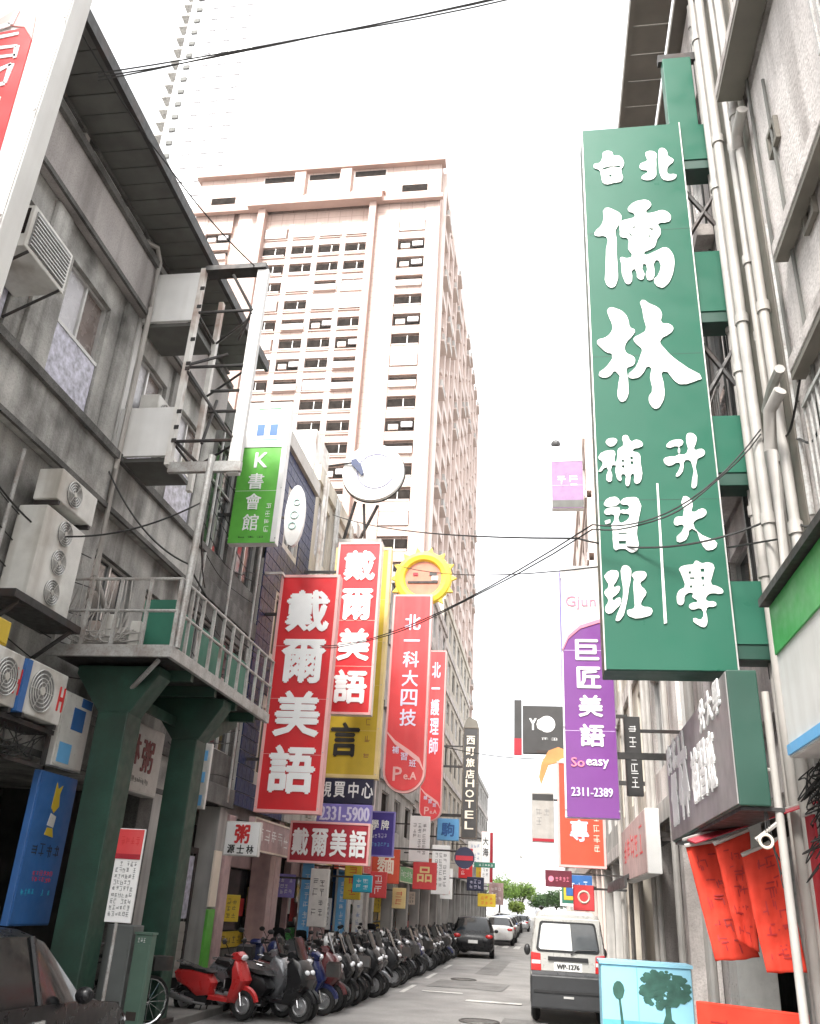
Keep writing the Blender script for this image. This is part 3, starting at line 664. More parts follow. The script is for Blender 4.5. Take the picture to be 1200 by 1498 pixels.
shopfront('far shop window with a grey header in the arcade', 48.0, 56.0, -7.6, red_fade, plaster_grey, 15)
t = left_house('cream house with grey pipes behind the round white disc', 23.55, 28.5, -7.0, 13.9, 3.7, 3, 2, 1.5, ['slide', 'dark', 'pale'], plaster_cream, plaster_grey, 5, pm=tile_pink)
for x in (.5, .8, 2.2, 2.5, 4.4): MB().cyl((x, -.14, 4), (x, -.14, 14.3), .06, n=8).build('pipe', (pvc, steel_grey, rust_white)[int(x * 10) % 3], t, True)
B('roof_shed', rust_white, t, .4, 2.2, .3, 3, 14.46, 16.0); B('roof_shed', plaster_grey, t, 2.6, 4.6, .5, 4, 14.46, 15.3)
t = left_house('pale narrow house with barred windows behind the sun emblem', 28.55, 36.5, -6.9, 14.2, 3.7, 3, 3, 1.6, ['slide', 'dark', 'pale', 'grid'], plaster_pale, plaster_pale, 6, pm=tile_white)
B('water_tank', steel_grey, t, 2, 3.4, 1, 2.4, 14.76, 16.4, bevel=.1)
t = left_house('grey plaster house between the crimson tutoring signs', 36.55, 46.5, -6.8, 15.2, 3.7, 4, 3, 1.8, ['slide', 'dark', 'pale'], plaster_grey, plaster_grey, 7)
t = left_house('tall pale house past the charcoal tower sign', 46.55, 60.0, -6.9, 19.5, 3.8, 5, 5, 1.5, ['slide', 'dark', 'pale', 'grid'], plaster_pale, plaster_grey, 8)
t = left_house('tall cream block where the row of scooters ends', 60.05, 84.0, -7.2, 22.5, 4.0, 6, 7, 1.9, ['slide', 'dark', 'pale', 'grid'], plaster_cream, plaster_pale, 9, 12)
t = left_house('far grey block on the left near the crossing', 84.05, 118.0, -7.4, 15, 4.0, 4, 9, 1.9, ['slide', 'dark', 'pale'], plaster_grey, plaster_pale, 10, 14)
for k, (y, z, x) in enumerate(((24.5, 7.2, -7.0), (26.9, 10.6, -7.0), (30.2, 8.0, -6.9), (33.4, 11.0, -6.9), (39.0, 8.2, -6.8), (43.0, 11.5, -6.8), (50.0, 9.0, -6.9), (56.0, 13.0, -6.9))):
    fan_ac((x, y, z), .85, .6, .34, 90, ('dusty air conditioner low on the cream piped house', 'dusty air conditioner high on the cream piped house', 'dusty air conditioner low on the pale narrow house', 'dusty air conditioner high on the pale narrow house', 'dusty air conditioner low on the grey plaster house', 'dusty air conditioner high on the grey plaster house', 'dusty air conditioner low on the tall pale house', 'dusty air conditioner high on the tall pale house')[k], 1, group='air conditioners on the row houses')

# ------------------------------------------------------------------ pink residential tower
PT = thing('apartment_tower', 'tall pale pink apartment tower with rows of dark windows', 'building', (0, 85.0, 0))
XL, XR, TOP = -46.5, -12.6, 93.6
B('wall', pink_tile, PT, XL, XR, .6, 62, 0, TOP)
def strip(a, b, z0, z1, y=0.0, m=pink_tile, name='wall_panel', d=.598): B(name, m, PT, a, b, y, d, z0, z1)
# projecting wings and recessed centre: columns of wall between the window bays
for a, b in ((XL, -44.6), (-40.2, -37.2), (-21.0, -17.9), (-14.4, XR)): strip(a, b, 0, TOP - 6.6)
for a, b in ((-37.2, -36.2), (-21.9, -21.0)): strip(a, b, 0, 86.2, -.9, pink_band, 'pilaster')
for x in (-32.55, -28.9, -25.3): strip(x - .35, x + .35, 0, 84, .15, pink_white, 'mullion_pier')
strip(XL, XR, TOP - 6.6, TOP - .9, -.2)
strip(XL - .5, XR + .5, TOP - .898, TOP, -1.0, pink_band, 'cornice', .6)
strip(-38.6, -20.2, 86.21, 87.4, -1.6, pink_band, 'cornice', -.21)
strip(XL - .3, -38.6, 86.3, 86.98, -.8, pink_band, 'cornice', -.21); strip(-20.2, XR + .4, 86.3, 86.98, -.8, pink_band, 'cornice', -.21)
for i, x in enumerate((-37.4, -31.0, -24.6)):
    strip(x, x + 4.6, 88.3, 92.4, -.24, pink_white, 'loggia_recess', -.201); strip(x + .2, x + 4.4, 91.4, 92.3, -.3, glass_dark, 'opening', -.241); strip(x, x + 4.6, 87.9, 88.3, -.9, pink_band, 'loggia_sill', -.201)
    if i < 2: strip(x + 4.75, x + 6.25, 87.6, 92.2, -1.1, pink_tile, 'corner_column', -.201)
wr = random.Random(5)
def tower_win(x, z, w, h, parent=PT, y=.32, kind=None):
    kind = kind or wr.choices(['open', 'open', 'white', 'glass', 'mixed', 'balcony'], [4.2, 0, 2.6, 1.0, 1.8, 1.2])[0]
    key = ('tw', round(w, 2), round(h, 2), kind)
    if key not in _W:
        q = MB(); mats = [glass_dark, pink_white, glass_pale, alu]
        if kind == 'open': q.box(0, w, 0, .2, 0, h, 0); q.box(0, w, -.25, -.01, -.12, .1, 1); q.box(w * .56, w * .585, -.06, -.01, .1, h, 3)
        elif kind == 'white': q.box(0, w, -.35, .2, -.1, h + .15, 1); q.box(.05, w - .05, -.36, -.351, h * .86, h + .1, 2)
        elif kind == 'glass': q.box(0, w, -.1, .2, 0, h, 2); q.box(w * .48, w * .52, -.14, -.101, 0, h, 3); q.box(0, w, -.14, -.101, h * .6, h * .64, 3)
        elif kind == 'mixed': q.box(0, w, 0, .2, 0, h, 0); q.box(w * .1, w * .45, -.3, -.01, .05, h * .55, 1); q.box(w * .55, w * .95, -.25, -.01, h * .3, h * .8, 2)
        else: q.box(0, w, -.5, .2, -.2, h * .5, 1); q.box(0, w, 0, .2, h * .51, h, 0)
        _W[key] = q.mesh('window', mats)
    link('window', _W[key], parent, (x, y, z))
z = 83.0; row = 0
while z > 24:
    for x in (-36.1, -32.1, -28.45, -24.85):
        k = 'white' if row == 0 else ('open' if row in (1, 2) else None)
        tower_win(x, z - 1.25, 2.95, 1.35, kind=k)
    strip(-36.2, -21.9, z - 2.6, z - 1.42, .25, pink_white if row % 3 == 0 else pink_tile, 'spandrel')
    strip(-36.2, -21.9, z - 1.62, z - 1.44, .1, pink_band, 'floor_line', .249)
    for x in (-17.8, -44.5):
        tower_win(x, z - 1.25, 3.3, 1.35); strip(x - .1, x + 3.4, z - 2.6, z - 1.42, .12, pink_tile, 'spandrel')
    z -= 3.0; row += 1
for x in (-17.8, -44.5): strip(x - .1, x + 3.5, 83.3, 87, .1); B('opening', glass_dark, PT, x, x + 3.4, -.26, -.201, 88.2, 89.3)
strip(-36.2, -21.9, 83.4, 86.2, .28)
# street side of the tower: balconies and windows in columns
for i in range(11):
    yy = 3 + i * 5.4
    for k in range(25):
        zz = 90 - k * 3.4
        if zz < 18: break
        q = wr.random(); key = ('side', 0 if q < .4 else 1 if q < .75 else 2)
        if key not in _W:
            mm = MB()
            if key[1] == 0: mm.box(.002, .5, 0, 3.4, 0, 1.2, 1).box(.002, .06, .3, 3.1, 1.3, 2.2, 0)
            elif key[1] == 1: mm.box(.002, .08, .2, 2.2, .5, 1.8, 0).box(.09, .4, 2.3, 3.1, .2, .9, 1)
            else: mm.box(.002, .9, 0, 3.2, -.1, .15, 1).box(.002, .05, .2, 3.0, .2, 1.9, 0).box(.6, .9, 0, 3.2, .16, 1.0, 2)
            _W[key] = mm.mesh('balcony', [glass_dark, pink_white, plaster_grey])
        link('balcony', _W[key], PT, (XR, yy, zz))
for i in range(12): B('side_pilaster', pink_white, PT, XR + .002, XR + .55, 1.4 + i * 5.4, 2.2 + i * 5.4, 0, TOP - 1)
# white tower far behind
WT = thing('white_tower', 'very tall pale glass tower with saw toothed balconies', 'building', (0, 125.0, 0))
B('wall', white_clad, WT, -80, -63, 0, 25, 0, 215)
jj = MB().box(-2.6, -.01, .5, 9, 0, .9).mesh('balcony', plaster_grey); ww_ = MB().box(.5, 2.2, -.3, -.01, 0, 1.5).mesh('window', glass_pale); nn = MB().box(0, 1.4, -.35, -.01, 0, 1.1).mesh('window', soffit)
for k in range(26):
    zz = 112 + k * 3.9
    link('balcony', jj, WT, (-80, 0, zz)); link('window', nn, WT, (-78.6, 0, zz))
    for i in range(3): link('window', ww_, WT, (-75 + i * 4.0, 0, zz + .6))

# ------------------------------------------------------------------ left signs
t = board('english_school_sign', 'tall red sign of four white characters with a pale frame below the lime green sign', (-5.83, 20.0, 3.6), 0, 1.54, 5.77, .28, red_sign, red_trim, red_trim, group=None, tw=.07)
column_text(t, '戴爾美語', .02, 5.32, 1.06, 1.02, .26, -.03, letter_white, .035)
t = board('english_school_sign', 'tall red sign of four white characters before a yellow signboard', (-5.18, 22.5, 6.36), 0, 1.28, 4.95, .28, red_sign, cream_trim, red_trim, tw=.06)
column_text(t, '戴爾美語', .03, 4.66, .86, .86, .3, -.03, letter_white, .035)
t = board('english_school_sign', 'wide crimson sign of four white characters above the arcade', (-5.25, 22.0, 2.65), 0, 2.02, .96, .3, red_deep, cream_trim, red_trim, tw=.05)
for i, ch in enumerate('戴爾美語'): text(t, ch, -.72 + i * .48, .48, .4, .6, -.03, letter_white, bold=.03)
t = board('yellow_signboard', 'tall yellow signboard with one dark character behind the red school signs', (-5.45, 24.2, 4.95), 0, 1.75, 6.9, .3, yellow_sign, yellow_pale, yellow_pale, tw=.1)
text(t, '言', -.12, 1.05, .8, .9, -.03, black_ink, bold=.03); marks(t, .42, .62, .5, 1.9, -.013, dark_red_ink, 6, 1, seed=21)
t = board('optical_sign', 'dark navy sign with white characters below the yellow signboard', (-5.42, 24.1, 4.27), 0, 1.55, .66, .25, navy_sign)
for i, ch in enumerate('視買中心'): text(t, ch, -.55 + i * .39, .36, .31, .4, -.02, letter_white, bold=.02)
t = board('telephone_sign', 'lilac sign with a pale telephone number below the navy sign', (-5.4, 24.05, 3.72), 0, 1.5, .53, .25, lilac_sign)
text(t, '2331-5900', .02, .28, 1.36, .36, -.02, lav_ink, 'lettering', bold=.01)
t = board('indigo_sign', 'small indigo sign with white print beside the crimson school sign', (-5.06, 28.0, 3.15), 0, .84, 1.32, .15, indigo_sign, lilac_sign, lilac_sign, tw=.04)
text(t, '學', -.2, .92, .24, .28, -.03, letter_white); text(t, '牌', .12, .92, .24, .28, -.03, letter_white); marks(t, -.3, .3, .52, .68, -.013, lav_ink, 1, 6, seed=22); marks(t, -.3, .3, .28, .42, -.013, blue_sky_paint, 1, 6, seed=23)
t = board('porridge_shop_sign', 'square white sign with a red character on top and black ones below', (-6.12, 18.0, 2.57), 0, .74, .66, .14, letter_white, tile_white)
text(t, '粥', .0, .42, .3, .34, -.016, red_ink, bold=.035)
for i, ch in enumerate('源士林'): text(t, ch, -.2 + i * .2, .13, .15, .16, -.016, black_ink, bold=.02)
t = board('chequered_sign', 'slim white and sky blue chequered sign behind the second green column', (-6.82, 17.0, 3.35), 0, .36, 1.26, .1, tile_white)
for z in (.06, .5, .92): B('square', blue_sky_paint, t, -.14, .12, -.02, -.013, z, z + .2)
t = board('study_club_sign', 'lime green and white sign with a big letter K and pale characters', (-6.42, 17.0, 9.0), 0, 1.12, 3.68, .22, green_lime, white_paint, tw=.02)
B('white_head', white_paint, t, -.56, .56, -.028, -.013, 2.44, 3.66); B('white_edge', white_paint, t, .44, .56, -.026, -.013, .03, 2.43)
text(t, 'K', -.02, 2.1, .3, .38, -.02, letter_white, bold=.03)
for i, ch in enumerate('書會館'): text(t, ch, -.08, 1.55 - i * .52, .36, .4, -.02, letter_white, bold=.01)
marks(t, .22, .38, .25, 1.0, -.013, letter_white, 4, 1, seed=24); marks(t, -.35, .3, .12, .18, -.013, black_ink, 1, 3, seed=25)
B('picture', blue_sign, t, -.22, -.04, -.034, -.0285, 2.75, 3.05, .1, .28, -.034, -.0285, 2.75, 3.05); B('picture_figure', cream_trim, t, -.03, .09, -.036, -.0285, 2.75, 3.3); B('underline', blue_sky_paint, t, -.3, .3, -.032, -.0285, 2.62, 2.65); B('top_line', green_bright, t, -.25, .3, -.032, -.0285, 3.46, 3.5)
B('mount', steel_dark, t, -.62, .0, .08, .14, 2.9, 3.0, -.62, .0, .08, .14, .9, 1.0)
t = thing('oval_sign', 'white oval sign with pale green tracery by the blue tiled house', 'sign', (-6.2, 19.2, 10.7), 0)
q = MB(); q.prism([(.26 * math.cos(a * math.pi / 10), .85 * math.sin(a * math.pi / 10)) for a in range(20)], 0, .12); q.build('plate', white_paint, t)
q = MB(); q.torus((0, -.01, 0), (0, 1, 0), .1, .02, 14, 4).torus((.03, -.01, .35), (0, 1, 0), .08, .02, 12, 4).torus((-.03, -.01, -.3), (0, 1, 0), .09, .02, 12, 4); q.build('tracery', mat('pale_green', (.5, .68, .64), .5), t)
B('arm', steel_dark, t, -.75, -.1, .13, .18, -.03, .03)
# round white disc sign
t = thing('disc_sign', 'big round white disc sign with a faint emblem above the yellow signboard', 'sign', (-5.76, 26.0, 15.45), 0)
MB().cyl((0, .2, 0), (0, 0, 0), 1.08, n=40).build('drum', white_paint, t, True)
MB().torus((0, .21, 0), (0, 1, 0), 1.08, .04, 40, 6).build('rim', steel_dark, t, True)
em_m = mat('pale_lavender', (.38, .37, .5), .6, var=.1)
MB().torus((.1, -.002, .02), (0, 1, 0), .66, .03, 30, 4).build('emblem_ring', em_m, t)
MB().prism([(-.15, .1), (.1, .32), (.2, .55), (.0, .6), (-.3, .45)], -.012, -.001).build('emblem', em_m, t); MB().prism([(.35, .5), (.62, .1), (.6, -.2), (.45, .0), (.35, .25)], -.012, -.001).build('emblem', em_m, t); MB().prism([(-.45, -.5), (-.1, -.35), (.3, -.55), (.45, -.4), (.1, -.15), (-.2, -.2)], -.012, -.001).build('emblem', em_m, t)
MB().prism([(-.78, .4), (-.6, .45), (-.4, .2), (-.3, -.1), (-.36, -.2), (-.62, .1), (-.75, .22)], -.16, -.05).build('lamp', blue_tile, t); MB().cyl((-1.9, .1, .28), (-.7, -.1, .32), .035, n=6).build('lamp_arm', steel_dark, t)
MB().cyl((-.6, .3, -1.0), (-1.0, .6, -2.4), .06, n=6).cyl((.2, .3, -1.15), (-.5, .6, -2.5), .06, n=6).cyl((-.3, .3, -1.1), (-.2, .5, -2.5), .05, n=6).build('stand', steel_dark, t)
B('stand_base', plaster_grey, t, -1.3, .4, .3, 1.2, -3.3, -2.4)
# crimson tutoring signs with round feet
def pea(label, X0, X1, Y, zb, zt, s, chars, sun_head, cz0, ch_h, seed):
    w = (X1 - X0) / 2; t = thing('tutoring_sign', label, 'sign', ((X0 + X1) / 2, Y, zb), 0)
    h = zt - zb; n = 14
    def out(k): return [(k * w * math.cos(math.pi + math.pi * i / n), w + k * w * math.sin(math.pi + math.pi * i / n)) for i in range(n + 1)] + [(k * w, h - w * (1 - k)), (-k * w, h - w * (1 - k))]
    MB().prism(out(1.0), 0, .28).build('box', red_trim, t)
    MB().prism(out(.9), -.02, -.001).build('face', red_fade, t)
    sw = MB(); pts = [(-w * .9, 2.75 * w), (-w * .5, 2.3 * w), (w * .2, 1.85 * w), (w * .7, 1.5 * w), (w * .92, 1.05 * w)]; wd = (.05, .1, .12, .12, .05)
    sw.rings([[(p[0], -.035, p[1] - d * w), (p[0], -.035, p[1] + d * w), (p[0], -.0205, p[1] + d * w), (p[0], -.0205, p[1] - d * w)] for p, d in zip(pts, wd)]); sw.build('swoosh', red_trim, t)
    zz = h - cz0
    for ch in chars:
        text(t, ch, .05, zz, w * .78, ch_h * .82, -.03, lav_ink, bold=.02); zz -= ch_h
    text(t, 'P', -w * .3, .85 * w, .42 * w, .62 * w, -.03, red_trim, bold=.02); text(t, 'e.A', w * .3, .78 * w, .6 * w, .34 * w, -.03, red_trim, 'lettering', bold=.02)
    for i, ch in enumerate('補習班'): text(t, ch, -.45 * w + i * .42 * w, 1.95 * w - i * .3 * w, .32 * w, .34 * w, -.03, lav_ink, bold=.01)
    B('bracket', steel_dark, t, -w - .8, -w, .1, .18, h * .8, h * .8 + .1, -w - .8, -w, .1, .18, h * .4, h * .4 + .1)
    return t, h
t, h = pea('tall crimson rounded sign under the yellow sun emblem', -5.85, -4.3, 32, 5.5, 13.05, 1, '北一科大四技', True, 1.15, .74, 1)
se = thing('sun_emblem_sign', 'yellow sun ring with short rays on top of the crimson sign', 'sign', (-4.75, 32.35, 13.85), 0)
q = MB(); q.torus((0, 0, 0), (0, 1, 0), .95, .22, 36, 8); q.build('ring', yellow_sun, se, True)
MB().cyl((0, .1, 0), (0, -.02, 0), .78, n=30).build('disc', mat('salmon', (.5, .19, .12), .5), se)
for a in range(14): 
    t_ = a * 2 * math.pi / 14; MB().prism([(1.14 * math.cos(t_ - .1), 1.14 * math.sin(t_ - .1)), (1.14 * math.cos(t_ + .1), 1.14 * math.sin(t_ + .1)), (1.36 * math.cos(t_), 1.36 * math.sin(t_))], -.08, .08).build('ray', yellow_sun, se)
MB().box(-.62, .6, -.06, -.021, -.2, -.12).build('bar', steel_dark, se); MB().box(-.42, -.22, -.05, -.021, .12, .24).build('lamp', red_deep, se); MB().box(.25, .55, -.05, -.021, .12, .26).build('lamp', charcoal_sign, se); B('lamp_glass', letter_white, se, .35, .6, -.05, -.021, -.08, .1)
B('stand', steel_dark, se, -.5, -.4, .1, .2, -1.6, -.9, .3, .4, .1, .2, -1.6, -.9)
pea('tall crimson rounded sign beyond the sun emblem', -5.3, -4.35, 38, 5.1, 12.45, 1, '北一護理師', False, .9, .84, 2)
t = board('hotel_sign', 'narrow charcoal tower sign spelling HOTEL in pale letters', (-3.74, 45, 4.95), 0, .78, 5.4, .5, charcoal_sign, charcoal_sign, mat('bronze', (.12, .1, .08), .5, .3), tw=.05)
for i, ch in enumerate('西町旅店HOTEL'): text(t, ch, 0, 4.75 - i * .56 if i < 4 else 2.62 - (i - 4) * .5, .42, .42 if i < 4 else .36, -.03, cream_trim, bold=.02)
MB().prism([(-.39, 5.4), (.39, 5.4), (.3, 5.75), (-.1, 5.95), (-.25, 5.8)], 0, .4).build('crest', soffit_brown, t)
B('arm', steel_dark, t, -2.9, -.39, .2, .3, 3.4, 3.5, -2.9, -.39, .2, .3, 1.0, 1.1)
t = board('blue_light_box', 'bright blue square light box with one dark blue character', (-4.25, 40, 4.5), 0, .95, .9, .3, blue_sky_paint, blue_sky_paint, tw=.05); text(t, '駒', 0, .45, .55, .55, -.02, blue_sign, bold=.03)
t = thing('no_entry_sign', 'round dark sign with a red band below the blue light box', 'sign', (-2.62, 30, 3.33), 0)
MB().cyl((0, .03, 0), (0, 0, 0), .33, n=28).build('disc', navy_sign, t); B('band', red_deep, t, -.28, .28, -.012, -.001, -.08, .06); MB().cyl((-2.6, .08, .2), (0, .08, .2), .03, n=6).build('arm', steel_dark, t)
t = board('white_red_sign', 'slim white sign with a red edge past the charcoal tower sign', (-3.15, 50, 3.1), 0, .62, 2.6, .2, letter_white, red_deep, tw=.02); B('red_edge', red_deep, t, .16, .3, -.02, -.013, .05, 2.55); column_text(t, '大海', -.08, 2.3, .3, .4, .15, -.02, charcoal_sign)
B('arm', steel_dark, t, -3.4, -.31, .08, .14, 2.2, 2.28); marks(t, -.25, .1, .3, 1.0, -.013, charcoal_sign, 3, 2, seed=30)
t = board('street_name_sign', 'thin green street name plate on a grey arm', (-2.75, 42, 3.55), 0, .95, .22, .03, green_board, tw=.01); marks(t, -.4, .4, .05, .17, -.013, letter_white, 1, 6, seed=31); B('arm', steel_grey, t, -3.6, -.47, .03, .07, .1, .14)
for k, (lab, X, Y, Z, w, h, m, im, tx) in enumerate((
    ('orange red hanging box sign under the crimson signs', -4.55, 35, 2.4, .9, .95, red_fade, yellow_pale, '品'),
    ('striped orange shop sign beside the indigo sign', -5.72, 33, 2.5, 1.0, 1.15, orange_sign, cream_trim, '麵'),
    ('white hanging sign with grey print near the blue light box', -4.35, 38.5, 2.3, .75, 1.9, letter_white, charcoal_sign, None),
    ('tall white sign with small print below the second crimson sign', -4.95, 36, 3.4, .8, 1.7, letter_white, charcoal_sign, None),
    ('yellow banner sign low by the parked black car', -2.95, 47, 1.95, .9, .6, yellow_sign, red_ink, None),
    ('pale pink sign low past the charcoal tower sign', -2.75, 52, 2.1, .8, 1.1, tile_pink, letter_white, None),
    ('dark blue hanging sign over the far scooters', -3.3, 44, 2.6, .8, .6, navy_sign, lav_ink, None),
    ('small cyan light box under the wide crimson sign', -5.15, 26, 2.1, .55, .45, cyan_sign, letter_white, None),
    ('white door notice on the pillar by the poster shop', -5.95, 24.2, 1.2, .5, 1.4, tile_white, charcoal_sign, None))):
    t = board('shop_sign', lab, (X, Y, Z), 0, w, h, .14, m, m, tw=.04)
    if tx: text(t, tx, 0, h * .55, w * .6, h * .55, -.02, im, bold=.02)
    else: marks(t, -w * .36, w * .36, h * .15, h * .85, -.013, im, max(2, int(h / .28)), max(2, int(w / .25)), seed=40 + k)
    B('arm', steel_dark, t, -w / 2 - 1.2, -w / 2, .05, .1, h * .8, h * .8 + .05)
for k, (X, Y, m) in enumerate(((-6.75, 25.9, blue_sky_paint), (-6.7, 27.6, tile_pink), (-6.75, 30.6, blue_sky_paint), (-6.7, 33.2, tile_white))):
    t = thing('banner_post', ('sky blue banner strip on the pillar by the cyan light box', 'pink banner strip on the arcade pillar', 'sky blue banner strip farther along the arcade', 'white banner strip on the pillar by the orange sign')[k], 'banner', (X, Y, .12), 0)
    B('strip', m, t, -.12, .2, -.06, -.02, .1, 2.7); B('rod', steel_grey, t, -.14, -.12, -.05, -.03, 0, 2.8); marks(t, -.04, .14, .5, 2.4, -.061, letter_white if k != 3 else blue_sign, 8, 1, seed=60 + k)

# shop fascias along the arcade and more small hanging signs, warm colours
for k, (ya, yb, m, im, lab) in enumerate(((20.0, 23.2, tile_pink, letter_white, 'pink fascia board over the poster shop'), (24.0, 28.0, yellow_sign, red_ink, 'yellow fascia board under the cream piped house'), (29.0, 32.6, orange_sign, letter_white, 'orange fascia board under the pale narrow house'), (33.0, 36.2, red_fade, yellow_pale, 'red fascia board under the sun emblem'), (37.0, 41.0, yellow_pale, red_ink, 'cream fascia board under the grey plaster house'), (41.6, 46.0, green_bright, letter_white, 'green fascia board under the grey plaster house'), (47.0, 52.0, red_sign, letter_white, 'red fascia board under the tall pale house'), (53.0, 59.0, yellow_sign, charcoal_sign, 'yellow fascia board under the tall pale house'))):
    w = yb - ya
    t = board('fascia_sign', lab, (-6.55, (ya + yb) / 2, 2.78), 90, w, .72, .14, m, m, cream_trim, group='fascia boards along the left arcade', tw=.04); marks(t, -w * .42, w * .42, .16, .56, -.013, im, 1, int(w / .55), seed=120 + k)
for k, (X, Y, Z, w, h, m, im, lab) in enumerate(((-5.6, 26.8, 1.9, .5, 1.0, yellow_sign, red_ink, 'small yellow hanging sign under the indigo sign'), (-5.5, 30.5, 2.0, .55, .8, red_fade, letter_white, 'small red hanging sign before the orange fascia'), (-5.4, 34.4, 1.7, .5, .7, yellow_pale, red_ink, 'cream hanging sign behind the orange red box sign'), (-5.2, 41.5, 2.6, .6, 1.2, orange_sign, letter_white, 'orange hanging sign before the green fascia'), (-4.9, 46.2, 2.2, .6, 1.4, letter_white, red_ink, 'white hanging sign with red print before the red fascia'), (-4.6, 53.5, 3.4, .8, 1.6, red_sign, letter_white, 'red hanging sign by the yellow fascia'), (-4.4, 58.0, 4.2, .9, 1.5, letter_white, blue_sign, 'white hanging sign with blue print far along the left'), (-4.3, 65.0, 3.6, 1.1, 1.6, yellow_sign, red_ink, 'yellow hanging sign far along the left'))):
    t = board('shop_sign', lab, (X, Y, Z), 0, w, h, .12, m, m, tw=.03); marks(t, -w * .34, w * .34, h * .1, h * .9, -.013, im, max(2, int(h / .3)), max(1, int(w / .3)), seed=140 + k); B('arm', steel_dark, t, -w / 2 - 1.1, -w / 2, .04, .08, h * .85, h * .85 + .04)
